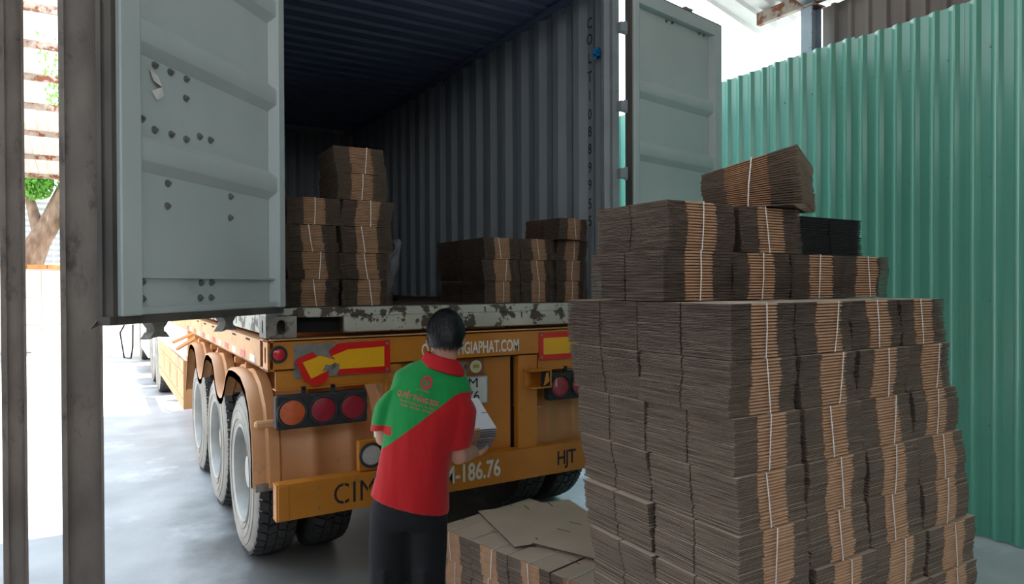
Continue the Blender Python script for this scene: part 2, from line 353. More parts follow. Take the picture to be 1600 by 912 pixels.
wre = empty('wall_rear_unseen', (0, -6, 0)); struct(wre)  # unseen wall behind the camera, added to darken the shed interior
for i in range(8):
    mb = MB(); ln = corrug(1.5, .25, [(0, 0), (.5, 0), (.6, 1), (.9, 1)], .03)
    sheet(mb, ln, .001, lambda s_, d, t: (-6 + i * 1.47 + s_, -6 - d, t), 0, 4.2); mb.build('corrugated_sheet', M_grey_sheet, wre)
wle = empty('wall_left_unseen', (-6, -1, 0)); struct(wle)  # unseen wall out of view at left, added to cut the light inside
for i in range(6):
    mb = MB(); ln = corrug(1.5, .25, [(0, 0), (.5, 0), (.6, 1), (.9, 1)], .03)
    sheet(mb, ln, .001, lambda s_, d, t: (-6 + d, -6 + i * 1.47 + s_, t), 0, 6.9); mb.build('corrugated_sheet', M_grey_sheet, wle)
# ------------------------------------------------------------------ two dirty steel posts at left
def post(px_c, name, label, x, y, wdt, dep, rz, tilt=0.0):
    t = empty(name, (x, y, 0), rz, label, 'post')
    mb = MB()
    a, b, th = wdt / 2, dep / 2, .011
    mb.box((-a, -b, 0), (-a + th, b, 5.7)); mb.box((a - th, -b, 0), (a, b, 5.7)); mb.box((-a + th, -b*.35, 0), (a - th, -b*.35 + th, 5.7)); mb.box((-a - .012, -b, 0), (-a, -b + .05, 5.7))
    o = mb.build('shaft', M_post, t, world=False)
    mb = MB(); mb.cbox((-a - .05, -b - .05, 0), (a + .05, b + .05, .015)); mb.build('base_plate', M_post, t, world=False)
    t.rotation_euler = (0, tilt, rz); return t
post(0, 'steel_post', 'wide dirty brown steel post with rusty flanges beside the left container door', -.083, 3.95, .160, .15, R_(0), 0)
post(0, 'steel_post', 'narrower dark steel post at the far left edge of the yard', -.372, 4.12, .088, .08, R_(5), 0)

# ------------------------------------------------------------------ shipping container
CX0, CX1, CY0, CZ0 = .742, 3.18, 3.776, 1.44
CY1 = CY0 + 6.058; CZ1 = CZ0 + 2.591; FZ = CZ0 + .16
cont = empty('shipping_container', ((CX0 + CX1) / 2, (CY0 + CY1) / 2, CZ0), 0, 'open grey-green shipping container on the orange trailer, doors swung wide', 'container')
def casting(x0, y0, z0, sx, sy):
    mb = MB(); w_, l_, h_ = .162, .178, .118
    X0, X1 = (x0, x0 + w_) if sx > 0 else (x0 - w_, x0); Y0, Y1 = (y0, y0 + l_) if sy > 0 else (y0 - l_, y0)
    cx, cy, cz = (X0 + X1) / 2, (Y0 + Y1) / 2, z0 + h_ / 2
    plate_hole(mb, (cx, Y0 if sy > 0 else Y1, cz), (1,0,0), (0,0,1), (0,-sy,0), w_/2 - .0015, h_/2, .026, .040, .03)
    plate_hole(mb, (X0 if sx > 0 else X1, cy, cz), (0,1,0), (0,0,1), (-sx,0,0), l_/2 - .002, h_/2 - .001, .020, .038, .03)
    q = .0015; mb.box((X0 + q, Y0 + q, z0 + h_ - .02), (X1 - q, Y1 - q, z0 + h_)); mb.box((X0 + q, Y0 + q, z0), (X1 - q, Y1 - q, z0 + .02))
    mb.box((X1 - .02 if sx > 0 else X0, Y0 + .001, z0 + .001), (X1 if sx > 0 else X0 + .02, Y1 - .001, z0 + h_ - .001)); mb.box((X0 + .001, Y1 - .02 if sy > 0 else Y0, z0 + .001), (X1 - .001, Y1 if sy > 0 else Y0 + .02, z0 + h_ - .001))
    mb.build('corner_casting', M_cast, cont)
for x, sx in ((CX0, 1), (CX1, -1)):
    for y, sy in ((CY0, 1), (CY1, -1)):
        casting(x, y, CZ0, sx, sy); casting(x, y, CZ1 - .118, sx, sy)
# rear sill with fork slots, header, rails
mb = MB()
s0, s1, s2, s3 = CX0 + .163, CX0 + .43, CX1 - .43, CX1 - .163
mb.cbox((s0, CY0 + .012, CZ0 + .108), (s3, CY0 + .16, FZ), .006); mb.cbox((s1, CY0 + .012, CZ0 + .018), (s2, CY0 + .05, CZ0 + .109), .005)
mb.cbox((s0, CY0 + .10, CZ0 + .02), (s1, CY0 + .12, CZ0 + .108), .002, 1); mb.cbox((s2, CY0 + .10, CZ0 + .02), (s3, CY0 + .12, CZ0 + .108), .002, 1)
mb.cbox((CX0 + .01, CY0 + .02, FZ - .04), (CX1 - .01, CY0 + .05, FZ), .002)
mb.build('door_sill', [M_sill, M_dark], cont)
mb = MB(); mb.cbox((s0, CY0 + .01, CZ1 - .14), (s3, CY0 + .12, CZ1 - .01), .006); mb.build('door_header', M_post_in, cont)
for X0, X1 in ((CX0, CX0 + .05), (CX1 - .05, CX1)):
    mb = MB(); mb.cbox((X0, CY0 + .178, CZ0 + .02), (X1, CY1 - .178, CZ0 + .17), .004); mb.build('bottom_rail', M_sill, cont)
    mb = MB(); mb.cbox((X0 - (.02 if X0 > 2 else 0), CY0 + .178, CZ1 - .10), (X1 + (.02 if X0 < 2 else 0), CY1 - .01, CZ1 - .055), .004); mb.box((X0, CY0 + .178, CZ1 - .06), (X0 + .012, CY1 - .01, CZ1 - .0)) if X0 < 2 else mb.box((X1 - .012, CY0 + .178, CZ1 - .06), (X1, CY1 - .01, CZ1)); mb.build('top_rail', M_roofin, cont)
for za, zb in ((.02, .16), (2.47, 2.585)):
    mb = MB(); mb.box((CX0 + .02, CY1 - .13, CZ0 + za), (CX1 - .02, CY1, CZ0 + zb)); mb.build('front_rail', M_cont_in, cont)
# corner posts: rear ones have a J-shaped face
for sx, X in ((1, CX0), (-1, CX1)):
    mb = MB(); f = lambda a: X + sx * a
    P = [(f(0), CY0), (f(.06), CY0), (f(.06), CY0 + .03), (f(.10), CY0 + .045), (f(.10), CY0 + .075), (f(.062), CY0 + .09), (f(.062), CY0 + .13), (f(.04), CY0 + .16), (f(0), CY0 + .16)]
    mb.prism(P, 'z', CZ0 + .118, CZ1 - .118); mb.build('corner_post', M_post_in, cont)
    mb = MB(); mb.cbox((min(f(0), f(.08)), CY1 - .1, CZ0 + .118), (max(f(0), f(.08)), CY1, CZ1 - .118), .004); mb.build('corner_post', M_cont_in, cont)
# corrugated walls (inner skin seen), pitch .278
wprof = [(0, 0), (.26, 0), (.50, 1), (.76, 1)]
ln = corrug(CY1 - CY0 - .20, .278, wprof, .036)
for sx, X, nm in ((1, CX0 + .004, 'left'), (-1, CX1 - .004, 'right')):
    mb = MB(); sheet(mb, ln, .002, lambda s_, d, t, sx=sx, X=X: (X + sx * (.036 - d), CY0 + .15 + s_, t), CZ0 + .16, CZ1 - .08)
    wl = mb.build('side_wall', M_cont_in, cont)
mb = MB(); ln = corrug(CX1 - CX0 - .06, .25, [(0, 0), (.28, 0), (.46, 1), (.74, 1), (.92, 0)], .045)
sheet(mb, ln, .002, lambda s_, d, t: (CX0 + .03 + s_, CY1 - .05 - d, t), CZ0 + .10, CZ1 - .03); mb.build('end_wall', M_cont_in, cont)
mb = MB(); ln = corrug(CY1 - CY0 - .15, .209, [(0, 0), (.30, 0), (.42, 1), (.88, 1)], .022)
sheet(mb, ln, .002, lambda s_, d, t: (t, CY0 + .14 + s_, CZ1 - .028 - d), CX0 + .012, CX1 - .012); mb.build('roof_panel', M_roofin, cont)
for ya, yb in ((CY0, CY0 + .22), (CY1 - .3, CY1)):
    mb = MB(); mb.cbox((CX0 + .004, ya, CZ1 - .012), (CX1 - .004, yb, CZ1 - .004), .001); mb.build('roof_header_plate', M_cont_in, cont)
for i in range(8):   # plywood floor boards
    wd = (CX1 - CX0 - .11) / 8; x = CX0 + .055 + i * wd
    mb = MB(); mb.cbox((x + .002, CY0 + .161, FZ - .028), (x + wd - .002, CY1 - .12, FZ - random.uniform(0, .002)), .002); mb.build('floor_board', M_ply, cont)
mb = MB()
for i in range(18): mb.box((CX0 + .05, CY0 + .3 + i * .315, CZ0 + .02), (CX1 - .05, CY0 + .34 + i * .315, FZ - .03))
mb.build('cross_member', M_cast, cont, kind='stuff')
for i in range(5):   # lashing rings under the right top rail
    mb = MB(); y = CY0 + .6 + i * 1.11; c = Vector((CX1 - .045, y, CZ1 - .14))
    mb.tube([c + Vector((-.012, .03 * math.cos(t), .03 * math.sin(t))) for t in [k * math.pi / 6 for k in range(12)]], .005, 6, closed=True); mb.build('lashing_ring', M_post_in, cont)
# container number, upright characters down the right wall
nump = None
for ch, z in zip("COLT10889955", [3.68, 3.56, 3.42, 3.28, 3.14, 3.0, 2.87, 2.74, 2.60, 2.47, 2.33, 2.20]):
    Mx = Matrix.Translation((CX1 - .0405 - cont.location.x, CY0 + .29 - cont.location.y, z - cont.location.z)) @ Matrix.Rotation(R_(-90), 4, 'Z') @ Matrix.Rotation(R_(90), 4, 'X')
    text_part(ch, 'stencilled_character', M_black, cont, Mx, .115, .75)
# hinges on right post and left post
for k, z in enumerate((1.86, 2.52, 3.0, 3.56)):
    for sx, X in ((-1, CX1), (1, CX0)):
        mb = MB(); mb.cbox((X - .02 if sx < 0 else X - .045, CY0 - .045, z - .035), (X + .045 if sx < 0 else X + .02, CY0 + .004, z + .035), .004)
        mb.cyl((X - sx * .035, CY0 - .03, z - .045), (0, 0, 1), .014, .09, 10); mb.build('hinge_lug', M_post_in, cont)
# doors
def make_door(O, ang, s, name_scraps):
    D = empty('door', Vector(O) - cont.location, R_(ang)); D.parent = cont
    z0, z1 = FZ + .01 - O[2], 3.86 - O[2]     # local z (origin at O)
    def B(fn):                                  # mirror y by s
        mb_ = MB(); fn(mb_); mb_.v = [(x, y * s, z) for x, y, z in mb_.v]; return mb_
    def frame(m):
        m.cbox((.03, -.012, z0), (.09, .05, z1), .005); m.cbox((1.073, -.012, z0), (1.178, .05, z1), .005)
        m.cbox((.088, -.012, z1 - .10), (1.075, .05, z1), .004)
        m.cbox((.088, -.012, z0), (1.075, .022, z0 + .03), .003)
        # sloped inner reveal on both stiles
        m.prism([(.088, .05), (.115, .002), (.088, .002)], 'z', z0 + .03, z1 - .1); m.prism([(1.075, .05), (1.048, .002), (1.075, .002)], 'z', z0 + .03, z1 - .1)
        m.box((.08, -.012, z0 + .145), (1.08, .03, z0 + .153))
    B(frame).build('frame', M_door, D, 20, world=False)
    def panel(m):
        m.box((.08, -.006, z0), (1.08, .0, z1 - .05))
    B(panel).build('panel', M_door, D, world=False)
    for zt in (3.244, 2.784, 2.324):
        zt -= O[2]
        def rib(m):
            P = [(0, zt), (.036, zt - .028), (.04, zt - .034), (.04, zt - .108), (.036, zt - .114), (0, zt - .15)]
            m.prism(P, 'x', .089, 1.074)
        B(rib).build('rib', M_door, D, 50, world=False)
    def gasket(m):
        m.box((1.178, -.03, z0 - .02), (1.20, .03, z1)); m.box((.02, -.03, z0 - .032), (1.215, .03, z0)); m.box((.03, -.03, z1), (1.2, .03, z1 + .02)); m.box((.01, -.02, z0), (.03, .03, z1))
        m.box((1.20, -.03, z0 - .03), (1.206, -.01, z1)); m.prism([(1.20, z0 - .03), (1.25, z0 - .045), (1.20, z0 + .0)], 'y', -.03, -.024)
    B(gasket).build('gasket', M_gask, D, world=False)
    def skin(m):
        m.box((.04, -.03, z0), (1.18, -.0125, z1))
    B(skin).build('outer_skin', M_cont_in, D, world=False)
    for bx in (.38, .86):
        def bar(m):
            m.cyl((bx, -.07, z0 - .05), (0, 0, 1), .017, z1 - z0 + .1, 10)
            for zz in (z0 - .10, z1 + .03):
                m.cbox((bx - .03, -.095, zz), (bx + .03, -.05, zz + .07), .004)
                for q in (-1, 1):
                    m.prism([(bx + q * .03, zz), (bx + q * .062, zz - .006), (bx + q * .034, zz + .022)], 'y', -.095, -.05)
                    m.prism([(bx + q * .03, zz + .04), (bx + q * .056, zz + .068), (bx + q * .03, zz + .07)], 'y', -.095, -.05)
            for zz in (z0 + .1, z0 + .75, z1 - .7, z1 - .1): m.box((bx - .05, -.09, zz), (bx + .05, -.03, zz + .05))
        B(bar).build('lock_bar', M_cast, D, 30, world=False)
    return D, B, z0, z1
OL = (.822, 3.79, 1.60); OR = (3.24, 3.765, 1.60)
DL, BL, lz0, lz1 = make_door(OL, 227.36, 1, True)
DR, BR, rz0, rz1 = make_door(OR, 10.2, -1, True)
def bolt_at(B, D, x, z, big=1):
    def f(m):
        m.cyl((x, 0, z), (0, 1, 0), .016 * big, .004, 14); m.cyl((x, .004, z), (0, 1, 0), .010 * big, .009, 6); m.cyl((x, .012, z), (0, 1, 0), .005 * big, .007, 8)
    B(f).build('bolt', M_bolt, D, world=False)
# left door bolts: (local x, world z)
for x, z in ((.941,2.614),(.851,2.614),(.751,2.615),(.756,2.531),(1.015,2.382),(.945,2.353),(.848,2.356),(.756,2.355),(.667,2.386),(.591,2.386),(.871,2.148),(.875,2.054),
             (.442,2.148),(.447,2.047),(1.02,1.739),(1.02,1.672),(.663,1.737),(.591,1.738),(.671,1.67),(.595,1.67)):
    bolt_at(BL, DL, x, z - 1.6)
for x, z in ((.476,3.74),(.55,3.745),(.916,3.75),(.98,3.75)): bolt_at(BR, DR, x, z - 1.6, .8)
def scrap(m):
    m.add([(.925,.004,.975),(.975,.006,.99),(.965,.014,.945),(.925,.022,.93),(.965,.005,.905),(.935,.006,.875),(.905,.016,.90),(.905,.006,.94)], [(0,1,2,7),(7,2,3,6),(3,4,5,6)])
BL(scrap).build('torn_sticker', M_paper, DL, world=False)
def loop(m): m.tube([(1.045, -.06, -.03), (1.05, -.075, -.06), (1.03, -.075, -.16), (1.0, -.07, -.165), (.99, -.07, -.12), (1.0, -.06, -.03)], .003, 6)
BL(loop).build('wire_loop', M_rubber, DL, world=False)

# blue rag knotted on the right post
rg = MB(); c0 = Vector((CX1 - .07, CY0 + .16, 3.42)); rr = random.Random(3)
pts = []
for k in range(60):
    v = Vector((rr.gauss(0, 1), rr.gauss(0, 1), rr.gauss(0, 1))).normalized(); pts.append(c0 + v * .034)
rg.tube(pts, .008, 6); rg.tube([c0, c0 + Vector((-.02, -.01, -.035)), c0 + Vector((-.035, -.02, -.05))], .009, 6)
tag(rg.build('rope_knot', M_blue, None, True), 'bright blue rope knot tied on the right rear post inside the container', 'rope')

# ------------------------------------------------------------------ trailer
TC = 1.961; RY = 3.74
tr = empty('trailer', (TC, 8.5, 0), 0, 'orange container trailer chassis with three axles, under the container', 'trailer')
mb = MB()
mb.cbox((CX0 + .03, RY, 1.266), (CX1, RY + .012, 1.432), .003); mb.cbox((CX0, RY, 1.42), (CX1, RY + .2, 1.433), .003); mb.cbox((CX0, RY, 1.266), (CX1, RY + .2, 1.278), .003)
plate_hole(mb, (CX0, RY + .06, 1.35), (0,1,0), (0,0,1), (-1,0,0), .06, .083, .018, .045, .012)
plate_hole(mb, (CX1, RY + .06, 1.35), (0,1,0), (0,0,1), (1,0,0), .06, .083, .018, .045, .012)
mb.box((CX0 + .03, RY + .1, 1.27), (CX1 - .03, RY + .11, 1.42))
mb.build('rear_beam', M_orange, tr)
for a, b in ((.784, 1.50), (2.46, 3.14)):
    mb = MB(); mb.cbox((a, RY + .012, 1.163), (b, RY + .022, 1.268), .002); mb.box((a, RY + .0, 1.160), (b, RY + .08, 1.168)); mb.build('lower_beam_plate', M_orange, tr)
mb = MB(); mb.cbox((1.50, RY + .05, .66), (2.27, RY + .06, 1.268), .002); mb.build('centre_panel', M_orange, tr)
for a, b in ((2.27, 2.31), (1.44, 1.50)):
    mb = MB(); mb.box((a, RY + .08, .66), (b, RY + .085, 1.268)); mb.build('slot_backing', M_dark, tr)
for a, b in ((2.302, 2.449), (1.40, 1.47)):
    mb = MB(); mb.cbox((a, RY + .003, .66), (b, RY + .06, 1.268), .003); mb.build('upright', M_orange, tr)
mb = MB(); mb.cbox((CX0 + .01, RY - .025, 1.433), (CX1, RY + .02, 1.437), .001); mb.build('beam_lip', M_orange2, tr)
# bumper
mb = MB()
mb.cbox((.775, RY - .035, .470), (3.147, RY - .027, .665), .002); mb.box((.775, RY - .03, .655), (3.147, RY + .05, .665)); mb.box((.775, RY - .03, .47), (3.147, RY + .05, .478)); mb.cbox((.775, RY - .04, .468), (.85, RY + .055, .667), .012)
mb.build('bumper', M_orange, tr)
for x in (1.0, 2.92):
    for z in (.51, .62):
        mb = MB(); mb.cyl((x, RY - .035, z), (0, -1, 0), .007, .004, 8); mb.build('rivet', M_bolt, tr)
ox, oy = TC, 8.5
def ttext(s, x, y, z, size, xs, m, **k): return text_part(s, k.pop('name', 'stencil_lettering'), m, tr, face_mY(x - ox, y - oy, z), size, xs, **k)
ttext('CIMC', 1.255, RY - .0365, .563, .165, .84, M_black, space=1.1)
for x in (1.135, 1.275, 1.372): 
    mb = MB(); mb.box((x, RY - .0385, .50), (x + .006, RY - .0362, .63)); mb.build('stencil_bridge', M_orange, tr)
ttext('HJT', 2.655, RY - .0365, .565, .13, .78, M_black, space=.95, bold=.002)
ttext('51RM-186.76', 1.86, RY - .0365, .567, .150, .70, M_white, bold=.003)
ttext('OTODINHGIAPHAT.COM', 1.965, RY - .0015, 1.332, .105, .57, M_white, bold=.002)
# rear side marker light
mb = MB(); mb.lathe((.797, RY, 1.357), (0, -1, 0), [(0, 0), (0, .047), (.012, .046), (.016, .040), (.012, .033), (.008, .0)], 28); sml = mb.build('marker_light', M_rubber, tr, 30)
mb = MB(); mb.lathe((.797, RY - .006, 1.357), (0, -1, 0), [(0, .032), (.008, .031), (.013, .02), (.014, 0)], 24); mb.lathe((.797, RY - .019, 1.357), (0, -1, 0), [(0, .010), (.004, .008), (.004, 0)], 12); mb.build('lens', mat('bright_red_lens', hexc(206,28,44), hexc(216,34,50), 30, .25, coat=.4), sml, 30)
# reflector boards
def reflector(x0, x1, z0, z1, damaged=False):
    y = RY - .002; mb = MB()
    if damaged:
        mb.cbox((x0, y - .002, z0), (x1, y, z1), .001, 2)      # bare backing
        # main sheet, torn on the left end
        A = [(x0 + .19, z1 - .045), (x0 + .24, z1 - .006), (x1, z1), (x1, z0), (x0 + .23, z0 + .006), (x0 + .255, z0 + .04), (x0 + .24, z0 + .08), (x0 + .20, z0 + .11)]
        mb.prism(A, 'y', y - .005, y - .0025, 0)
        Bq = [(x0 + .205, z1 - .075), (x0 + .30, z1 - .042), (x1 - .035, z1 - .036), (x1 - .035, z0 + .036), (x0 + .245, z0 + .036), (x0 + .25, z0 + .06), (x0 + .22, z0 + .10)]
        mb.prism(Bq, 'y', y - .0062, y - .0051, 1)
        # flap turned down on the left
        Cq = [(x0 + .005, z1 - .085), (x0 + .10, z1 - .045), (x0 + .15, z1 - .10), (x0 + .185, z0 + .055), (x0 + .185, z0 + .005), (x0 + .17, z0 - .03), (x0 + .105, z0 - .052), (x0 + .075, z0 - .02), (x0 + .055, z0 - .02)]
        Mf = Matrix.Translation((0, -.004, 0))
        mb.prism(Cq, 'y', y - .012, y - .0075, 0)
        Dq = [(x0 + .045, z1 - .10), (x0 + .14, z1 - .068), (x0 + .205, z1 - .09), (x0 + .235, z0 + .08), (x0 + .19, z0 + .06), (x0 + .175, z0 + .03), (x0 + .09, z0 - .005)]
        mb.prism(Dq, 'y', y - .014, y - .0125, 1)
        Eq = [(x0 + .16, z1 - .03), (x0 + .27, z1 - .01), (x0 + .215, z1 - .075), (x0 + .16, z1 - .08)]
        mb.prism([(x0 + .235, z0 + .065), (x0 + .255, z0 + .09), (x0 + .33, z1 - .05), (x0 + .29, z1 - .045), (x0 + .215, z0 + .09)], 'y', y - .011, y - .0065, 1)
        mb.prism([(x0 + .15, z0 + .03), (x0 + .19, z0 + .035), (x0 + .195, z0 + .06), (x0 + .17, z0 + .07)], 'y', y - .016, y - .0142, 2)
    else:
        mb.cbox((x0, y - .004, z0), (x1, y, z1), .001, 0); mb.box((x0 + .035, y - .0052, z0 + .036), (x1 - .035, y - .004, z1 - .036), 1)
    o = mb.build('reflector_board', [M_red, M_yel, M_cast], tr)
    for x in (x0 + .018, x1 - .018):
        for z in (z0 + .018, z1 - .018):
            b = MB(); b.cyl((x, y - .004, z), (0, -1, 0), .009, .004, 10); b.build('rivet', M_bolt, o)
reflector(.877, 1.423, 1.222, 1.408, True); reflector(2.459, 3.02, 1.226, 1.408)
# tail light clusters
def cluster(x0, x1, z0, z1, cols, name='tail_light_cluster'):
    mb = MB(); mb.cbox((x0, RY - .03, z0), (x1, RY + .04, z1), .008)
    n = len(cols); wd = (x1 - x0) / n; zc = (z0 + z1) / 2
    for i in range(n):
        mb.lathe((x0 + (i + .5) * wd, RY - .029, zc), (0, -1, 0), [(0, .081), (.014, .080), (.016, .074), (.008, .068), (.004, .066)], 32)
    for i in range(n + 1):
        for z in (z0 + .02, z1 - .02): mb.cyl((min(max(x0 + i * wd, x0 + .015), x1 - .015), RY - .03, z), (0, -1, 0), .004, .003, 6)
    for x in (x0 + .14, x0 + .30): mb.box((x, RY + .0, z1), (x + .025, RY + .015, z1 + .04))
    o = mb.build(name, M_rubber, tr, 30)
    for i, c in enumerate(cols):
        b = MB(); b.lathe((x0 + (i + .5) * wd, RY - .032, zc), (0, -1, 0), [(0, .068), (.004, .066), (.009, .045), (.011, 0)], 28); b.build('lens', c, o, 30)
cluster(.778, 1.277, .955, 1.135, [M_lens_o, M_lens_r, M_lens_r]); cluster(2.525, 3.03, .955, 1.135, [M_lens_r, M_lens_r, M_lens_o])
# reversing light on its bracket
mb = MB(); mb.cbox((1.229, RY - .012, .667), (1.42, RY + .03, .845), .006); rb = mb.build('light_bracket', M_orange, tr)
mb = MB(); mb.lathe((1.305, RY - .012, .755), (0, -1, 0), [(0, .072), (.014, .070), (.016, .062), (.008, .058)], 28); rl = mb.build('reversing_light', M_rubber, tr, 30)
mb = MB(); mb.lathe((1.305, RY - .016, .755), (0, -1, 0), [(0, .058), (.004, .055), (.008, .03), (.009, 0)], 28); mb.build('lens', M_lens_w, rl, 30)
# lamp box right of centre
mb = MB(); mb.cbox((2.345, RY - .09, 1.165), (2.50, RY, 1.175), .002); mb.cbox((2.345, RY - .09, 1.055), (2.50, RY, 1.065), .002); mb.box((2.345, RY - .005, 1.06), (2.50, RY, 1.17)); mb.box((2.49, RY - .09, 1.06), (2.50, RY, 1.17)); lb = mb.build('lamp_box', M_orange, tr)
mb = MB(); mb.box((2.42, RY - .092, 1.066), (2.488, RY - .088, 1.163)); mb.build('worn_face', M_dark, lb)
mb = MB(); mb.prism([(2.435, 1.07), (2.455, 1.15), (2.47, 1.16), (2.482, 1.10), (2.462, 1.085)], 'y', RY - .0945, RY - .0925); mb.build('paint_flake', M_orange, lb)
# number plate
mb = MB(); mb.cbox((1.745, RY + .028, .980), (2.085, RY + .036, 1.148), .003); mb.box((1.76, RY + .035, .99), (2.07, RY + .05, 1.14)); pl = mb.build('number_plate', M_plate, tr)
mb = MB()
for a, b in (((1.74, RY+.024, .975), (2.09, RY+.04, .983)), ((1.74, RY+.024, 1.145), (2.09, RY+.04, 1.153)), ((1.74, RY+.024, .975), (1.748, RY+.04, 1.153)), ((2.082, RY+.024, .975), (2.09, RY+.04, 1.153))): mb.cbox(a, b, .003)
mb.build('plate_frame', M_tank, pl)
for s_, z in (('51RM', 1.107), ('186.76', 1.025)):
    t_ = text_part(s_, 'plate_characters', M_black, pl, face_mY(1.905 - ox, RY + .0255 - oy, z), .088, 1.12 if s_ == '51RM' else 1.05)
# sticker disc on patch + round lug
mb = MB(); mb.box((1.962, RY + .046, 1.155), (2.075, RY + .051, 1.262)); pt_ = mb.build('rust_patch', mat('brown_primer', hexc(150,94,52), hexc(162,104,60), 9, .7), tr)
mb = MB(); mb.lathe((2.014, RY + .046, 1.21), (0, -1, 0), [(0, .040), (.003, .040), (.003, .030)], 28); sk = mb.build('round_inspection_sticker', M_plate, pt_)
mb = MB(); mb.lathe((2.014, RY + .044, 1.21), (0, -1, 0), [(0, .030), (.0015, .030), (.0015, 0)], 28); mb.build('sticker_centre', mat('pale_yellow', hexc(216,206,120), hexc(222,212,130), 9, .6), pt_)
text_part('2022', 'sticker_lettering', M_black, pt_, face_mY(2.014 - ox, RY + .041 - oy, 1.212), .026, .8)
mb = MB(); mb.lathe((1.91, RY + .05, 1.205), (0, -1, 0), [(0, .055), (.01, .052), (.022, .034), (.026, 0)], 6); mb.cyl((1.895, RY + .026, 1.20), (0, -1, 0), .007, .012, 6); mb.cyl((1.935, RY + .03, 1.21), (0, -1, 0), .006, .014, 6); mb.build('plate_lamp', M_cast, tr, 20)
# side rails and main beams
for X0, X1 in ((CX0, CX0 + .06), (CX1 - .06, CX1)):
    mb = MB(); o_x = X0 if X0 < 2 else X1 - .008
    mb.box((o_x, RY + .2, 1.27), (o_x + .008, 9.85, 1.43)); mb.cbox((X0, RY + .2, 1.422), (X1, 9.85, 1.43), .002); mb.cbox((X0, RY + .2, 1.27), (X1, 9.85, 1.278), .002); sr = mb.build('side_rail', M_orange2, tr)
    sx = -1 if X0 < 2 else 1; xo = X0 if sx < 0 else X1
    for k in range(12):
        b = MB(); b.box((xo - .002, RY + .35 + k * .32, 1.285), (xo + .002, RY + .35 + k * .32 + .15, 1.325)); b.build('reflective_tape', (M_plate, M_red)[k % 2], sr)
    for k in range(7): 
        b = MB(); b.cbox((xo - .003, RY + .5 + k * .5, 1.40), (xo + .003, RY + .62 + k * .5, 1.412), .001); b.build('tie_slot', M_dark, sr)
for x in (1.47, 2.45):
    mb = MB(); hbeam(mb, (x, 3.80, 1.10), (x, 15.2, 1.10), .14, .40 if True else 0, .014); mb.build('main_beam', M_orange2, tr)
mb = MB()
for y in (4.1, 5.3, 6.5, 7.7, 8.9, 9.8): mb.box((CX0 + .06, y, 1.29), (CX1 - .06, y + .08, 1.42))
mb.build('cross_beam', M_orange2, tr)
mb = MB(); mb.box((CX0 + .05, 9.75, 1.28), (CX1 - .05, 9.87, 1.43)); mb.build('bolster', M_orange, tr)
# wheels
WY = [4.647, 5.80, 6.954]; WR = .52
def tyre_mesh(pale_wall):
    mb = MB()   # axis x from 0 (outer) to .28; centre at origin
    prof = [(.02, .30), (.006, .33), (.0, .38), (.002, .42), (.012, .462), (.03, .49), (.045, .503), (.235, .503), (.25, .49), (.268, .462), (.278, .42), (.28, .38), (.274, .33), (.26, .30)]
    mb.lathe((0, 0, 0), (1, 0, 0), prof, 56)
    # raised rings on the sidewall
    for r in (.345, .40, .445): mb.lathe((0, 0, 0), (1, 0, 0), [(.006 if r < .44 else .012, r - .004), (-.002 if r < .44 else .004, r), (.006 if r < .44 else .012, r + .004)], 48)
    for i, f in enumerate(mb.f):
        z = sum(mb.v[k][0] for k in f) / len(f); mb.m[i] = 1 if z > .04 else 0
    return mb.mesh('tyre', [M_tyre_pale if pale_wall else M_tyre, M_tyre], 25)
def tread_mesh():
    mb = MB(); N = 44
    rows = [(.026, .082, 0), (.088, .138, .5), (.142, .192, 0), (.198, .254, .5)]
    for x0, x1, ph in rows:
        for i in range(N):
            a0 = (i + ph) * 2 * math.pi / N; aw = 2 * math.pi / N * .80; sk_ = .04 if x0 in (.026, .142) else -.04
            P = []
            for rr_ in (.49, .520):
                for (xx, aa) in ((x0, a0), (x1, a0 + sk_), (x1 - .004, a0 + sk_ + aw * .5), (x1, a0 + aw + sk_), (x0, a0 + aw), (x0 + .005, a0 + aw * .5)):
                    r2 = rr_ - (.010 if (xx < .05 or xx > .23) and rr_ > .5 else 0)
                    P.append((xx, r2 * math.cos(aa), r2 * math.sin(aa)))
            mb.add(P, [(0,1,2,3,4,5), (6,7,8,9,10,11)] + [(j, (j+1)%6, 6+(j+1)%6, 6+j) for j in range(6)])
    return mb.mesh('tread_blocks', [M_tyre])
def rim_mesh():
    mb = MB()
    mb.lathe((0, 0, 0), (1, 0, 0), [(.012, .312), (.004, .305), (.010, .292), (.03, .284), (.06, .276), (.13, .268), (.145, .20), (.15, .17), (.12, .155), (.12, .0)], 44)
    mb.lathe((0, 0, 0), (1, 0, 0), [(.27, .31), (.26, .28), (.15, .27)], 44)
    for k in range(10):
        t = 2 * math.pi * k / 10; mb.cyl((.145, .186 * math.cos(t), .186 * math.sin(t)), (-1, 0, 0), .014, .028, 6)
    mb.lathe((0, 0, 0), (1, 0, 0), [(.13, .115), (.07, .112), (.05, .10), (.045, 0)], 24)
    return mb.mesh('rim', [M_rim], 30)
TM1, TM0, TRD, RIM = tyre_mesh(True), tyre_mesh(False), tread_mesh(), rim_mesh()
def wheel(parent, x, y, side, pale_wall=True, z=WR, sc=1.0):
    o = bpy.data.objects.new('wheel', TM1 if pale_wall else TM0); COL.objects.link(o); o.parent = parent
    o.location = Vector((x, y, z)) - wloc(parent); o.rotation_euler = (random.uniform(0, 6), 0, 0 if side < 0 else math.pi); o.scale = (1, sc, sc)
    for nm, me in (('tread_blocks', TRD), ('rim', RIM)):
        c = bpy.data.objects.new(nm, me); COL.objects.link(c); c.parent = o
        if nm == 'tread_blocks': c['kind'] = 'stuff'
    return o
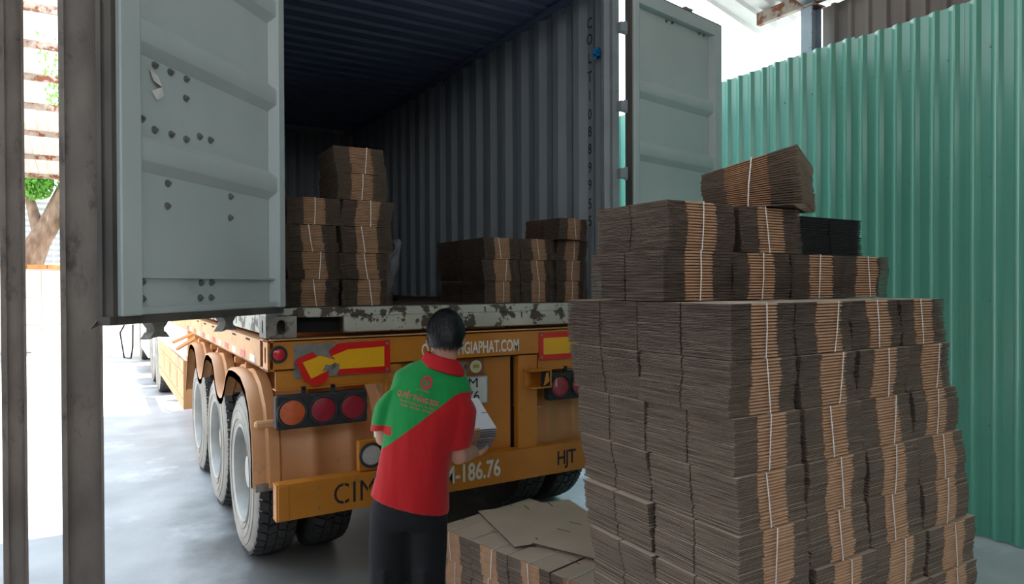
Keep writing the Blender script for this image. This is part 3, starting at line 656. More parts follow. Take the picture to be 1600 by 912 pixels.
for y in WY:
    wheel(tr, .745, y, -1); wheel(tr, 1.085, y, -1, False); wheel(tr, 3.177, y, 1, False); wheel(tr, 2.837, y, 1, False)
    mb = MB(); mb.cyl((.93, y, WR), (1, 0, 0), .07, 2.06, 16); mb.build('axle', M_cast, tr, 30)
    for x in (1.44, 2.38):
        mb = MB(); mb.box((x, y - .45, .66), (x + .08, y + .45, .70)); mb.box((x, y - .35, .70), (x + .08, y + .35, .73)); mb.box((x - .01, y - .06, .56), (x + .09, y + .06, .90)); mb.build('leaf_spring', M_cast, tr)
# fenders: one moulded guard per side with three humps
def fender(xa, xb):
    prof = [(3.93, .60), (3.935, .74), (3.965, .90), (4.04, 1.04), (4.16, 1.14), (4.32, 1.195), (4.47, 1.205)]
    for k, wy in enumerate(WY):
        d = wy - 4.647
        prof += [(4.62 + d, 1.205), (4.78 + d, 1.19), (4.90 + d, 1.13), (5.0 + d, 1.03)]
        if k < 2: prof += [(5.09 + d, .965), (5.19 + d, .95), (5.29 + d, .965), (5.38 + d, 1.03), (5.46 + d, 1.13), (5.57 + d, 1.19)]
    prof += [(7.42, .85), (7.47, .70)]
    n = len(prof); mb = MB(); s = -1 if xa < TC else 1   # outer edge at xa
    # cross section from outer lip inwards
    sec = [(0.0, -.055), (0.0, -.012), (.02, .0), (.07, .0), (.085, .018), (.14, .018), (.155, 0), (.30, 0), (.315, .014), (.36, .014), (.375, 0), (.52, 0), (.535, .014), (.58, .014), (.595, 0), (abs(xb - xa), 0)]
    k = len(mb.v); L = len(sec)
    for layer in (0, -.006):
        for i, (y, z) in enumerate(prof):
            a = prof[max(i - 1, 0)]; b = prof[min(i + 1, n - 1)]; t = Vector((b[0] - a[0], b[1] - a[1])).normalized(); nr = Vector((-t.y, t.x))
            if nr.y < 0 and i > 3 and i < n - 3: nr = -nr
            if i <= 3: nr = Vector((-abs(nr.x), abs(nr.y)))
            for (dx, dn) in sec:
                q = dn + layer; mb.v.append((xa - s * dx, y + nr.x * q, z + nr.y * q))
    for layer in (0, 1):
        o = k + layer * n * L
        for i in range(n - 1):
            for j in range(L - 1): mb.f.append((o + i*L + j, o + i*L + j + 1, o + (i+1)*L + j + 1, o + (i+1)*L + j)); mb.m.append(0)
    o1 = k + n * L
    for i in range(n - 1):
        mb.f += [(k + i*L, k + (i+1)*L, o1 + (i+1)*L, o1 + i*L)]; mb.m.append(0)
    for j in range(L - 1): mb.f += [(k + j, k + j + 1, o1 + j + 1, o1 + j)]; mb.m.append(0)
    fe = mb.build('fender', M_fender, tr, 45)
    b = MB(); b.box((min(xa, xb) + .01, 3.918, .585), (max(xa, xb), 3.932, .625)); b.build('skirt_strip', M_cast, fe)
    return fe
fender(.70, 1.40); fender(3.222, 2.52)
for y in (4.36, 4.75, 5.53, 5.9, 6.7, 7.05):
    for xa, xb in ((.735, 1.42), (2.5, 3.187)):
        mb = MB(); mb.cbox((xa, y - .012, 1.222), (xb, y + .012, 1.262), .004); xx = xa if xa < TC else xb
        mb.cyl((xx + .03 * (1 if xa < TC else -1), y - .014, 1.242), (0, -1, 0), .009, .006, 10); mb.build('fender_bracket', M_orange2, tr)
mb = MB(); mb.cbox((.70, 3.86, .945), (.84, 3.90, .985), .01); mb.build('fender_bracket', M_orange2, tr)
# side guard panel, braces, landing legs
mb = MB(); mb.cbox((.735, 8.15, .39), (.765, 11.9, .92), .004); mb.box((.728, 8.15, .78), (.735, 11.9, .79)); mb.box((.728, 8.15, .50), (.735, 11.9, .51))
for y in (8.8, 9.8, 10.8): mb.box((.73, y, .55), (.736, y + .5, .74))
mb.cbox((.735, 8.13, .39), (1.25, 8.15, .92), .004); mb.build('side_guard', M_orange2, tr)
for a, b in (((.80, 8.3, .93), (1.0, 7.6, 1.28)), ((.80, 9.6, .93), (1.1, 8.4, 1.28)), ((.85, 10.8, .93), (1.3, 9.4, 1.28))):
    mb = MB(); mb.tube([a, b], .025, 4); mb.build('brace', M_orange, tr)
for x in (1.15, 2.77):
    mb = MB(); mb.cbox((x - .07, 11.2, .45), (x + .07, 11.34, 1.30), .006); mb.cbox((x - .05, 11.22, .12), (x + .05, 11.32, .46), .004); mb.cbox((x - .12, 11.15, .08), (x + .12, 11.39, .12), .004); mb.build('landing_leg', M_orange, tr)
mb = MB(); mb.cyl((1.15, 6.6, .80), (0, 1, 0), .12, .8, 20); mb.cyl((1.15, 7.7, .62), (0, 1, 0), .11, .3, 20, bev=.02); mb.build('air_tank', mat('yellow_tank', hexc(232,196,40), hexc(238,202,50), 6, .5), tr, 30)

# ------------------------------------------------------------------ tractor unit beyond
tk = empty('tractor_unit', (TC, 15.5, 0), 0, 'white tractor unit coupled to the far end of the trailer', 'truck')
for x in (1.50, 2.42):
    mb = MB(); mb.cbox((x - .04, 11.9, .78), (x + .04, 20.2, .88), .01); mb.build('chassis_rail', M_tank, tk)
for y in (12.55, 13.95):
    wheel(tk, .745, y, -1); wheel(tk, 1.085, y, -1, False); wheel(tk, 3.177, y, 1); wheel(tk, 2.837, y, 1, False)
    mb = MB(); mb.cyl((.95, y, WR), (1, 0, 0), .08, 2.0, 14); mb.build('axle', M_cast, tk, 30)
    for s_, xa, xb in ((-1, .74, 1.38), (1, 2.55, 3.18)):
        mb = MB(); pr_ = [(y + .60 * math.cos(t), WR + .60 * math.sin(t)) for t in [math.pi * k / 12 for k in range(13)]]
        mb.prism(pr_ + [(a, b - .0) for a, b in [(y + .588 * math.cos(t), WR + .588 * math.sin(t)) for t in [math.pi * (12 - k) / 12 for k in range(13)]]], 'x', xa, xb); mb.build('mudguard', M_truckw, tk, 20)
wheel(tk, .745, 18.4, -1); wheel(tk, 3.177, 18.4, 1)
mb = MB(); mb.cyl((.93, 18.4, WR), (1, 0, 0), .07, 2.0, 14); mb.build('axle', M_cast, tk, 30)
mb = MB(); mb.cyl((1.02, 15.2, .62), (0, 1, 0), .30, 1.6, 28, bev=.04); mb.build('fuel_tank', M_tank, tk, 30)
for k in range(12):
    mb = MB(); mb.cbox((.73, 14.75 + k * .24, .36), (.76, 14.93 + k * .24, .92), .004); mb.build('side_panel', M_truckw, tk)
mb = MB(); mb.prism([(17.5, .95), (19.0, .95), (19.0, .5), (19.95, .5), (20.0, 1.4), (19.9, 2.2), (19.6, 3.4), (18.9, 3.75), (17.5, 3.7)], 'x', .78, 3.14)
cb = mb.build('cab', M_truckw, tk)
mb = MB(); mb.prism([(18.5, 2.05), (19.6, 2.05), (19.45, 2.95), (18.5, 2.95)], 'x', .772, .782); mb.build('side_window', M_black, cb)
mb = MB(); mb.cyl((1.96, 13.3, 1.02), (0, 0, 1), .45, .05, 24); mb.build('fifth_wheel', M_cast, tk)

# ------------------------------------------------------------------ yard beyond: fence, coping wall, tree, canopy
wb = empty('wall_far', (0, 25, 0)); struct(wb)
for i in range(14):
    x0 = -9 + i * 1.1; mb = MB(); ln = corrug(2.2, .18, [(0, 0), (.4, 0), (.5, 1), (.9, 1)], .03)
    sheet(mb, ln, .001, lambda s_, d, t: (t, 25.5 - d, 2.3 + s_), x0, x0 + 1.08); mb.build('corrugated_sheet', M_fence, wb)
mb = MB(); mb.box((-9, 22.03, 0), (6.4, 22.2, 2.22)); mb.build('lower_wall', M_render, wb)
for i in range(34):
    mb = MB(); mb.cbox((-9 + i * .455, 21.95, 2.22 + random.uniform(0, .015)), (-9 + i * .455 + .44, 22.3, 2.33), .01); mb.build('coping_tile', M_brickc, wb)
for i in range(16):
    for z in (.0, .73, 1.46):
        mb = MB(); mb.cbox((-9 + i * .95, 21.99, z + .01), (-9 + i * .95 + .93, 22.04, z + .71), .01); mb.build('render_panel', M_render, wb)
trr = empty('yard_tree', (-1.9, 23.2, 0), 0, 'leaning leafy green tree in the sunlit yard left of the wide post', 'tree')
mb = MB(); base = [(-1.9, 23.2, 0), (-1.85, 23.2, 1.2), (-1.8, 23.2, 2.2), (-1.55, 23.2, 3.0), (-1.2, 23.2, 3.7), (-.95, 23.2, 4.4), (-.6, 23.3, 5.4), (-.4, 23.4, 7.0)]
mb.tube(base, [.46, .36, .32, .30, .27, .22, .16, .08], 14)
mb.tube([(-1.5, 23.2, 3.1), (-1.7, 23.3, 4.0), (-2.0, 23.4, 5.2)], [.18, .13, .06], 10)
mb.tube([(-1.05, 23.2, 4.2), (-.3, 23.1, 4.7), (.3, 23.2, 5.6)], [.14, .09, .04], 10); mb.build('trunk', M_bark, trr, 60)
mb = MB(); rr = random.Random(11)
cl = [(-1.9, 23.3, 5.2, .8), (-1.0, 23.0, 5.4, .9), (-.2, 23.2, 5.3, .9), (-1.6, 23.0, 4.6, .45), (-.35, 22.9, 4.5, .4), (-.7, 22.9, 3.5, .3), (-1.0, 23.2, 7.2, 1.7), (-2.6, 23.3, 6.4, 1.2), (.6, 23.3, 6.6, 1.3)]
for _ in range(12000):
    c = rr.choice(cl); v = Vector((rr.gauss(0, 1), rr.gauss(0, 1), rr.gauss(0, .8))).normalized() * c[3] * rr.random() ** .4; p = Vector(c[:3]) + v
    M = Euler((rr.uniform(0, 6), rr.uniform(0, 6), rr.uniform(0, 6))).to_matrix(); s_ = rr.uniform(.05, .09)
    mb.add([p + M @ Vector(q) * s_ for q in ((-1, 0, 0), (0, -.5, .12), (1.1, 0, 0), (0, .5, .12))], [(0, 1, 2), (0, 2, 3)])
mb.build('foliage', M_leaf, trr, kind='stuff')
cn = empty('canopy', (-3, 16, 0), 0, 'pale corrugated lean-to canopy on rusty purlins over the sunlit yard', 'canopy')
def cz(y): return 4.75 + (21.2 - y) * .13
M_can = mat('canopy_sheet', hexc(216,200,192), hexc(230,216,208), 1.5, .6, trans=.45)
for i in range(8):
    for j in range(2):
        ya = 12.0 + j * 4.9; xr = -.62 - i * .8
        if j == 0: xr -= .32
        mb = MB(); ln = corrug(.8, .2, [(0, 0), (.6, 0), (.7, 1), (.9, 1)], .03)
        sheet(mb, ln, .001, lambda s_, d, t: (xr - s_, t, cz(t) + .05 + d + (.05 if j == 0 else 0)), ya, ya + 5.0); mb.build('canopy_sheet', M_can, cn)
for k, y in enumerate((12.3, 13.6, 15.0, 16.5, 18.2, 20.0, 21.7)):
    mb = MB(); mb.box((-7.4, y - .03, cz(y) - .09), (-.55, y + .03, cz(y) + .03)); mb.build('purlin', M_rust, cn)
for x in (-2.4, -6.5):
    for y in (12.6, 21.5): mb = MB(); mb.cyl((x, y, 0), (0, 0, 1), .06, cz(y) - .08, 12); mb.build('canopy_post', M_rust, cn)
mb = MB(); mb.box((-2.45, 12.2, cz(12.2) - .2), (-2.35, 12.3, cz(12.2) - .08)); 
for x in (-2.4, -6.5):
    mb = MB(); hbeam(mb, (x, 12.2, cz(12.2) - .15), (x, 21.8, cz(21.8) - .15), .08, .12, .01); mb.build('canopy_rafter', M_rust, cn)

# ------------------------------------------------------------------ carton bundles
BW, BLn, BH = .295, .37, .1697
def bundle_mesh(seed, n=17, w_=BW, L=BLn, h=BH, mats=None, drift=1.0, fan=0.0, shear=0.0):
    rr = random.Random(seed); mb = MB(); t = h / n; ph1, ph2 = rr.uniform(0, 6), rr.uniform(0, 6); amp = rr.uniform(.001, .005) * drift
    cw = w_ * rr.uniform(.195, .225); coff = rr.uniform(-.015, .03); jump = rr.choice([99, 99, 6, 9, 12]); jd = rr.choice([-1, 1]) * rr.uniform(.004, .009) * drift; lean = rr.uniform(-.008, .008) * drift
    def dr(i): return amp * math.sin(ph1 + i * .2) + (jd if i >= jump else 0) + lean * (i / n - .5)
    for i in range(n):
        ox_ = dr(i) + rr.gauss(0, .0008); oy_ = .003 * math.sin(ph2 + i * .3) * drift + rr.gauss(0, .0013); z = i * t * .99 + .0006; yaw = rr.gauss(0, .003)
        M = Matrix.Translation((ox_, oy_, z)) @ Matrix.Rotation(yaw, 4, 'Z')
        if fan: M = M @ Matrix.Translation((-w_/2, 0, 0)) @ Matrix.Rotation(-fan * i / n, 4, 'Y') @ Matrix.Rotation(-fan * .35 * i / n, 4, 'X') @ Matrix.Translation((w_/2, 0, 0))
        if shear: M = Matrix.Translation((shear * (i / n), 0, 0)) @ M
        a = w_ / 2; sl = .003; nd = .03
        mb.box((-a + .033, .016, 0), (a - .033, L - .016, t * (1.02 if i < n - 1 else .6)), 3, M)
        for k in range(2):
            e = rr.gauss(0, .0011); zz = k * t * .44
            P = [(-a + e, 0), (coff - cw, 0), (coff - cw, .006), (coff + cw, .006), (coff + cw, 0), (a + e, 0), (a + e, L/2 - sl), (a - nd, L/2 - sl), (a - nd, L/2 + sl), (a + e, L/2 + sl), (a + e, L), (coff + cw, L), (coff + cw, L - .006), (coff - cw, L - .006), (coff - cw, L), (-a + e, L), (-a + e, L/2 + sl), (-a + nd, L/2 + sl), (-a + nd, L/2 - sl), (-a + e, L/2 - sl)]
            mb.prism(P, 'z', zz + t * .02, zz + t * .32, 2, 0, M)
        for y0, s_ in ((.0, -1), (L, 1)):
            x0, x1 = coff - cw + rr.gauss(0, .0012), coff + cw + rr.gauss(0, .0012); q = [(y0 - s_ * .014, t * .04), (y0 - s_ * .001, t * .04), (y0 + s_ * .003, t * .22), (y0 + s_ * .004, t * .42), (y0 + s_ * .002, t * .62), (y0 - s_ * .003, t * .78), (y0 - s_ * .014, t * .80)]
            mb.prism(q, 'x', x0, x1, 1, 1, M)
    me = mb.mesh('folded_cartons', (mats or [M_kraft, M_crease, M_edge]) + [M_core])
    sm = MB(); sx = coff + rr.uniform(-.02, .03); tl = rr.uniform(-.022, .022); ww = .0022; g = .007
    path = [(sx + tl, -g, h - .001), (sx + tl * .5 + rr.uniform(-.002, .002), -g - .0015, h * .5), (sx, -g, .001), (sx, L + g, .001), (sx + tl, L + g, h - .001)]
    if fan: path = [(sx, -g, h * 1.35), (sx - .01, -g, h * .6), (sx - .012, -g, .001), (sx - .012, L + g, .001), (sx, L + g, h * 1.2)]
    m_ = len(path); V = []; V2 = []
    for p in path: V += [(p[0] - ww, p[1], p[2]), (p[0] + ww, p[1], p[2])]
    for x, y, z in V: V2.append((x, y + math.copysign(.001, y - L / 2), z + math.copysign(.0008, z - h / 2)))
    F = []
    for i in range(m_):
        j = (i + 1) % m_; F += [(2*i, 2*i+1, 2*j+1, 2*j), (2*m_ + 2*i+1, 2*m_ + 2*i, 2*m_ + 2*j, 2*m_ + 2*j+1), (2*i, 2*j, 2*m_ + 2*j, 2*m_ + 2*i), (2*i+1, 2*m_ + 2*i+1, 2*m_ + 2*j+1, 2*j+1)]
    sm.add(V + V2, F)
    return me, sm.mesh('strap', M_strap)
VAR = [bundle_mesh(100 + i) for i in range(10)]
VFAN = bundle_mesh(555, n=23, w_=.355, L=.36, h=.135, fan=R_(14), drift=.6)
VDARK = bundle_mesh(300, mats=[M_kraft_d, M_kraft_d, M_edge_d])
def bundle(x, y, z, rz, label, group, var=None, sc=(1, 1, 1), rot=None, flip=False, strap=True):
    me, st = var or random.choice(VAR)
    o = bpy.data.objects.new('carton_bundle', None); COL.objects.link(o); o.location = (x, y, z); o.rotation_euler = rot or (0, 0, rz); o.scale = sc; o.empty_display_size = .05
    tag(o, label, 'carton bundle', group)
    a = bpy.data.objects.new('folded_cartons', me); COL.objects.link(a); a.parent = o; a['kind'] = 'stuff'
    if strap: b = bpy.data.objects.new('strap', st); COL.objects.link(b); b.parent = o
    return o
# tall foreground stack
pal = empty('pallet', (2.2, 1.75, 0), 0, 'wooden pallet under the tall foreground carton stack', 'pallet')
for i in range(3):
    mb = MB(); y = 1.30 + i * .36; mb.cbox((1.52, y, .0), (2.98, y + .09, .115), .004); mb.build('runner', M_wood, pal)
for i in range(9):
    mb = MB(); x = 1.52 + i * .165; mb.cbox((x, 1.28, .115), (x + .14, 2.14, .135), .003); mb.build('slat', M_wood, pal)
ORD = ['first', 'second', 'third', 'fourth', 'fifth', 'sixth', 'seventh', 'eighth', 'ninth']
COLN = ['left corner column', 'second column', 'third column', 'rightmost column']
z = .137
for r in range(9):
    f = r / 8.0
    q8 = 8 - r; X0 = 1.57 + random.uniform(-.004, .004); Y0 = 1.375 - .0075 * q8; p = .301 + .0075 * min(q8, 5); sx = (p - .010) / BW; L = .41 - .013 * min(q8, 5)
    up = ORD[8 - r]
    for c in range(4):
        for k in (0, 1):
            jx, jy = random.uniform(-.004, .004), random.uniform(-.009, .005)
            if k == 0: lb_ = f'tied carton bundle, tall stack front, {up} layer down, {COLN[c]}'
            elif c == 0: lb_ = f'carton bundle behind the tall stack left corner column, {up} layer down'
            else: lb_ = 'carton bundle hidden in the back row of the tall foreground stack'
            if r < 3: lb_ = 'carton bundle low in the tall stack, below the bottom edge of the picture'
            grp = 'carton bundles of the tall foreground stack'
            bundle(X0 + (c + .5) * p + jx, Y0 + jy + k * (L + .004), z, random.gauss(0, .010), lb_, grp, sc=(sx, L / BLn * .985, 1))
    z += BH + .0002
# step layer
z8 = z
for c in range(4):
    bundle(1.56 + (c + .5) * .325, 1.64 + random.uniform(-.006, .006), z8, random.gauss(0, .012), f'tied carton bundle in set-back layer above tall stack body, {["at its left end", "second from its left", "third from its left", "at its right end"][c]}', 'carton bundles of the set-back layer', sc=(.322 / BW, 1.03, 1))
z9 = z8 + BH + .001
bundle(1.60 + .165, 1.66, z9, 0.01, 'long tied carton bundle at the left of the topmost full layer', 'carton bundles near the top', sc=(1.1, 1.0, 1))
bundle(1.95 + .175, 1.66, z9, -0.01, 'tied carton bundle with a pale band, middle of the topmost full layer', 'carton bundles near the top', sc=(1.15, 1.0, 1))
bundle(2.345, 1.86, z9, R_(-90), 'dark unstrapped carton bundle at the right end of the topmost full layer', 'carton bundles near the top', var=VDARK, strap=False, sc=(1.0, 1.18, .93))
bundle(2.06, 1.70, z9 + BH + .002, 0, 'fanned-out tied carton bundle lying crooked on the very top of the stack', 'carton bundles near the top', var=VFAN, rot=(0, 0, R_(-62)), sc=(1, 1, 1))

# low foreground pile, turned a little
PR = R_(12.8 + 90)   # its bundle ends face camera-left
pr_dir = Vector((-math.sin(R_(12.8)), math.cos(R_(12.8)), 0))       # along the row, away from camera
pr_in = Vector((math.cos(R_(12.8)), math.sin(R_(12.8)), 0))          # into the pile
PA = Vector((1.655, 3.60, 0))    # front top-left corner foot of the row (far end)
PRows = []
for r in range(2):
    for c in range(4):
        for k in range(2):
            base_ = PA - pr_dir * (c + .5) * .30 + pr_in * (k * .385 + random.uniform(-.004, .004))
            ln_ = ['farthest', 'second farthest', 'second nearest', 'nearest'][c]
            if k == 0: lb_ = f'tied carton bundle in low pile beside the man, {"top" if r else "bottom"} layer, {ln_} one'
            else: lb_ = 'carton bundle inside the low pile by the man, under the flat sheets'
            bundle(base_.x, base_.y, r * .161, PR - math.pi + random.gauss(0, .012), lb_, 'carton bundles of the low pile', sc=(1, 1, .94))

# bundles loaded in the container
def cstack(name, x, y, n, w_, pos, k2=1, h=.162, rzs=0.0, z=FZ + .001):
    for r in range(n):
        for k in range(k2):
            nm = 'bottom' if r == 0 else ('top' if r == n - 1 else ORD[r] + ' from bottom')
            bundle(x + random.uniform(-.008, .008), y + k * .385 + random.uniform(-.01, .01), z + r * h, rzs + random.gauss(0, .012), f'carton bundle in {pos}, {nm} layer' + (', back' if k else ''), 'carton bundles inside the container', sc=(w_ / BW, 1, (h - .0008) / BH))
cstack('a', 1.068, 4.05, 4, .318, "container's leftmost stack, beside the left door")
cstack('b', 1.402, 4.05, 4, .325, "the container's tallest stack")
for k_, nm in enumerate(('fifth from bottom', 'topmost')): bundle(1.372 - .012 * k_, 4.05, FZ + .001 + (4 + k_) * .162, .03 - .05 * k_, f"carton bundle in the container's tallest stack, {nm}, shifted left", 'carton bundles inside the container', sc=(.315 / BW, 1, .95))
cstack('c', 2.395, 4.10, 3, .292, 'the low stack left of the container trio', 2, .152)
cstack('d', 2.70, 4.10, 3, .292, 'the middle stack of the container trio', 1, .152)
cstack('e', 2.985, 4.08, 3, .280, 'the stack against the container right wall', 1, .152)
bundle(2.955, 4.02, FZ + .001 + 3 * .152, R_(9), 'carton bundle turned slightly, topmost on the stack by the container right wall', 'carton bundles inside the container', sc=(.285 / BW, 1, .9))
def flat_carton(name, loc, rz, L, W, label, rx=0.0, ry=0.0, th=.007, slots=True, group=None):
    mb = MB(); a, b = L / 2, W / 2; s_ = .0035
    P = [(-a, -b), (-a*.5 - s_, -b), (-a*.5 - s_, -b + .08), (-a*.5 + s_, -b + .08), (-a*.5 + s_, -b), (-s_, -b), (-s_, -b + .08), (s_, -b + .08), (s_, -b), (a, -b), (a, b), (a*.5 + s_, b), (a*.5 + s_, b - .09), (a*.5 - s_, b - .09), (a*.5 - s_, b), (-s_ , b), (-s_, b - .09), (-3*s_, b - .09), (-3*s_, b), (-a, b)]
    mb.prism(P, 'z', 0, th, 1, 0); o = mb.build(name, [M_kraft, M_edge], None, world=False)
    o.location = loc; o.rotation_euler = (rx, ry, rz); tag(o, label, 'carton sheet', group); return o
ztop = 2 * .161
flat_carton('flat_carton', (2.22, 3.32, ztop + .004), R_(-10), .62, .62, 'large slotted flat carton lying on the back of the low pile', 0, 0)
flat_carton('flat_carton', (2.30, 2.93, ztop + .012), R_(24), .52, .50, 'large slotted flat carton lying across the near part of the low pile', 0, 0)
mb = MB(); mb.prism([(.17 * math.cos(t), .15 * math.sin(t)) for t in [k * math.pi / 12 for k in range(24)]], 'z', 0, .006); oo = mb.build('floor_sheet', M_kraft, None, world=False); oo.location = (.87, 3.84, .0005)
tag(oo, 'pale oval carton offcut lying on the concrete at the bottom of the picture', 'carton sheet')
flat_carton('loose_carton', (2.02, 6.0, FZ + .002), R_(10), .45, .36, 'loose dark flat carton on the container floor behind the low stacks', th=.06, slots=False)

# ------------------------------------------------------------------ people
def remeshed(mb, name, m, parent, vox, smooth_it=6, extra=None):
    o = mb.build(name, m, parent, world=False)
    md = o.modifiers.new('remesh', 'REMESH'); md.mode = 'VOXEL'; md.voxel_size = vox; md.use_smooth_shade = True
    if smooth_it: sm_ = o.modifiers.new('smooth', 'SMOOTH'); sm_.iterations = smooth_it; sm_.factor = .5
    return o
def limb(mb, pts, n=16):    # pts: (x,y,z,r) along the limb
    mb.tube([p[:3] for p in pts], [p[3] for p in pts], n)
    for p in (pts[0], pts[-1]): mb.ball(p[:3], p[3], 8)
def hand(mb, wr, d, pn, sgn, curl=.5, s=1.0):
    # wrist point, direction of fingers, palm normal (towards what is held), thumb side sign
    wr, d, pn = Vector(wr), Vector(d).normalized(), Vector(pn).normalized(); side = d.cross(pn).normalized() * sgn
    M = Matrix((side, d, pn)).transposed()
    mb.ball(wr + d * .045 * s, (.040 * s, .050 * s, .017 * s), 10, M=M)
    for k, (off, ln) in enumerate(((-.028, .062), (-.009, .074), (.010, .080), (.029, .070))):
        p0 = wr + d * .075 * s + side * off * s; a = curl * .5; p = p0.copy(); pts = [tuple(p0 - d * .02 * s) + (.0095 * s,), tuple(p0) + (.0092 * s,)]
        for seg in (.45, .32, .23):
            q = (d * math.cos(a) + pn * math.sin(a)); p = p + q * ln * seg * s; pts.append(tuple(p) + (.0085 * s - .0006 * len(pts) * s,)); a += curl * .8
        limb(mb, pts, 8)
    t0 = wr + d * .025 * s + side * .03 * s; t1 = t0 + (side * .8 + d * .6).normalized() * .032 * s + pn * .012 * s; t2 = t1 + (d * .8 + side * .2 + pn * .5).normalized() * .028 * s
    limb(mb, [tuple(t0) + (.014 * s,), tuple(t1) + (.0105 * s,), tuple(t2) + (.0085 * s,)], 8)
def head(mb, c, s=1.0, yaw=0.0, pitch=0.0):
    M = Matrix.Rotation(yaw, 3, 'Z') @ Matrix.Rotation(pitch, 3, 'X'); c = Vector(c); P = lambda x, y, z: c + M @ Vector((x, y, z)) * s
    mb.ball(P(0, -.008, .012), (.074 * s, .092 * s, .098 * s), 14, M=M); mb.ball(P(0, .030, -.045), (.056 * s, .058 * s, .062 * s), 12, M=M); mb.ball(P(0, .055, -.092), (.028 * s, .026 * s, .020 * s), 8, M=M)
    mb.ball(P(0, .095, -.022), (.013 * s, .018 * s, .026 * s), 8, M=M); mb.ball(P(0, .088, .025), (.045 * s, .014 * s, .012 * s), 8, M=M); mb.ball(P(0, .088, -.058), (.024 * s, .010 * s, .008 * s), 8, M=M)
    for q in (-1, 1):
        mb.ball(P(q * .029, .080, .008), (.014 * s, .010 * s, .010 * s), 8, M=M)
        mb.ball(P(q * .078, -.004, -.012), (.009 * s, .019 * s, .031 * s), 8, M=M @ Matrix.Rotation(-q * .35, 3, 'Z'))
man = empty('person', (1.237, 2.70, 0), R_(-31.09), 'person seen from behind in a green and red polo shirt and black trousers, holding cartons', 'person')
ex = Vector((1, 0, 0)); ey = Vector((0, 1, 0))
def er(deg): return Vector((math.cos(R_(deg)), 0, math.sin(R_(deg))))
mb = MB()
HC = Vector((.042, .040, 1.495))
head(mb, HC, 1.0, R_(-4), R_(-28))
limb(mb, [(.035, .005, 1.33, .058), (.037, .018, 1.42, .054), (.04, .03, 1.47, .055)], 16)
mb.loft([((-.11, 0, .72), er(-4), ey, .13, .09), ((-.10, 0, .86), er(-8), ey, .135, .09), ((-.08, 0, 1.02), er(-10), ey, .128, .085), ((-.03, 0, 1.20), er(-13), ey, .145, .09), ((.005, 0, 1.28), er(-14), ey, .125, .075), ((.03, .005, 1.34), er(-12), ey, .06, .055)])
limb(mb, [(-.160, .0, 1.26, .034), (-.216, .015, 1.17, .034), (-.232, .03, 1.09, .036), (-.236, .05, 1.05, .040), (-.20, .17, 1.02, .038), (-.12, .285, 1.0, .028)])
limb(mb, [(.10, 0, 1.20, .034), (.105, 0, 1.10, .038), (.102, .0, 1.02, .040), (.098, .0, .980, .041), (.125, .10, .965, .039), (.15, .215, .945, .028)])
limb(mb, [(-.19, 0, .72, .075), (-.21, 0, .42, .055), (-.245, -.01, .09, .038)]); limb(mb, [(-.045, 0, .72, .075), (-.045, 0, .42, .055), (-.03, -.01, .09, .038)])
hand(mb, (-.115, .29, 1.0), (.75, .65, -.05), (.1, 0, 1), -1, .35); hand(mb, (.15, .22, .935), (.05, .95, -.22), (-.05, .2, 1), 1, .15)
body = remeshed(mb, 'body', M_skin, man, .0048, 3)
# eyes and brows, set in the face
# trousers
mb = MB()
mb.loft([((-.115, 0, .90), er(-8), ey, .150, .110), ((-.115, -.005, .80), er(-4), ey, .158, .118, .9), ((-.118, -.008, .73), er(-2), ey, .165, .118, .85), ((-.120, 0, .68), er(0), ey, .160, .10)])
for pts in ([(-.195, 0, .74, .092), (-.205, .004, .60, .090), (-.212, .006, .45, .082), (-.228, -.004, .28, .076), (-.245, -.012, .06, .070)], [(-.042, 0, .74, .092), (-.040, .004, .60, .088), (-.042, .008, .45, .080), (-.036, -.002, .28, .074), (-.03, -.012, .06, .068)]):
    limb(mb, pts, 20)
# crease folds behind the knees
for x in (-.212, -.042):
    for z in (.50, .47, .44): mb.tube([(x - .06, -.05, z - .012), (x, -.084, z), (x + .06, -.05, z + .012)], [.006, .012, .006], 8)
remeshed(mb, 'trousers', M_trs, man, .009, 5)
for x, y in ((-.25, .05), (-.03, .05)):
    mb = MB(); mb.loft([((x, y - .10, .035), ex, Vector((0, 0, 1)), .036, .034), ((x, y - .05, .045), ex, Vector((0, 0, 1)), .042, .045), ((x, y + .05, .035), ex, Vector((0, 0, 1)), .048, .034), ((x, y + .13, .026), ex, Vector((0, 0, 1)), .042, .025), ((x, y + .165, .02), ex, Vector((0, 0, 1)), .02, .014)])
    remeshed(mb, 'shoe', M_shoe, man, .008, 3)
# shirt
mshirt = bpy.data.materials.new('polo_cloth'); mshirt.use_nodes = True; N = mshirt.node_tree.nodes; L = mshirt.node_tree.links; b = N['Principled BSDF']; b.inputs['Roughness'].default_value = .85
b.inputs['Sheen Weight'].default_value = .15
tcn = N.new('ShaderNodeTexCoord'); sx_ = N.new('ShaderNodeSeparateXYZ'); L.new(tcn.outputs['Object'], sx_.inputs[0])
def mth(op, a, b_=None, c_=None):
    n = N.new('ShaderNodeMath'); n.operation = op
    for i, q in enumerate((a, b_, c_)):
        if q is None: continue
        if isinstance(q, (int, float)): n.inputs[i].default_value = q
        else: L.new(q, n.inputs[i])
    return n.outputs[0]
X, Yy, Zz = sx_.outputs[0], sx_.outputs[1], sx_.outputs[2]
line = mth('MULTIPLY_ADD', X, .74, 1.188)          # rising diagonal
flat_ = mth('MULTIPLY_ADD', X, -.10, 1.278)
lim = mth('SMOOTH_MIN', line, flat_, .03)
g1 = mth('GREATER_THAN', Zz, lim)
cuffL = mth('LESS_THAN', X, -.178); cz1 = mth('LESS_THAN', Zz, 1.122); cuff = mth('MULTIPLY', cuffL, cz1); cz2 = mth('GREATER_THAN', Zz, 1.085); cuff = mth('MULTIPLY', cuff, cz2)
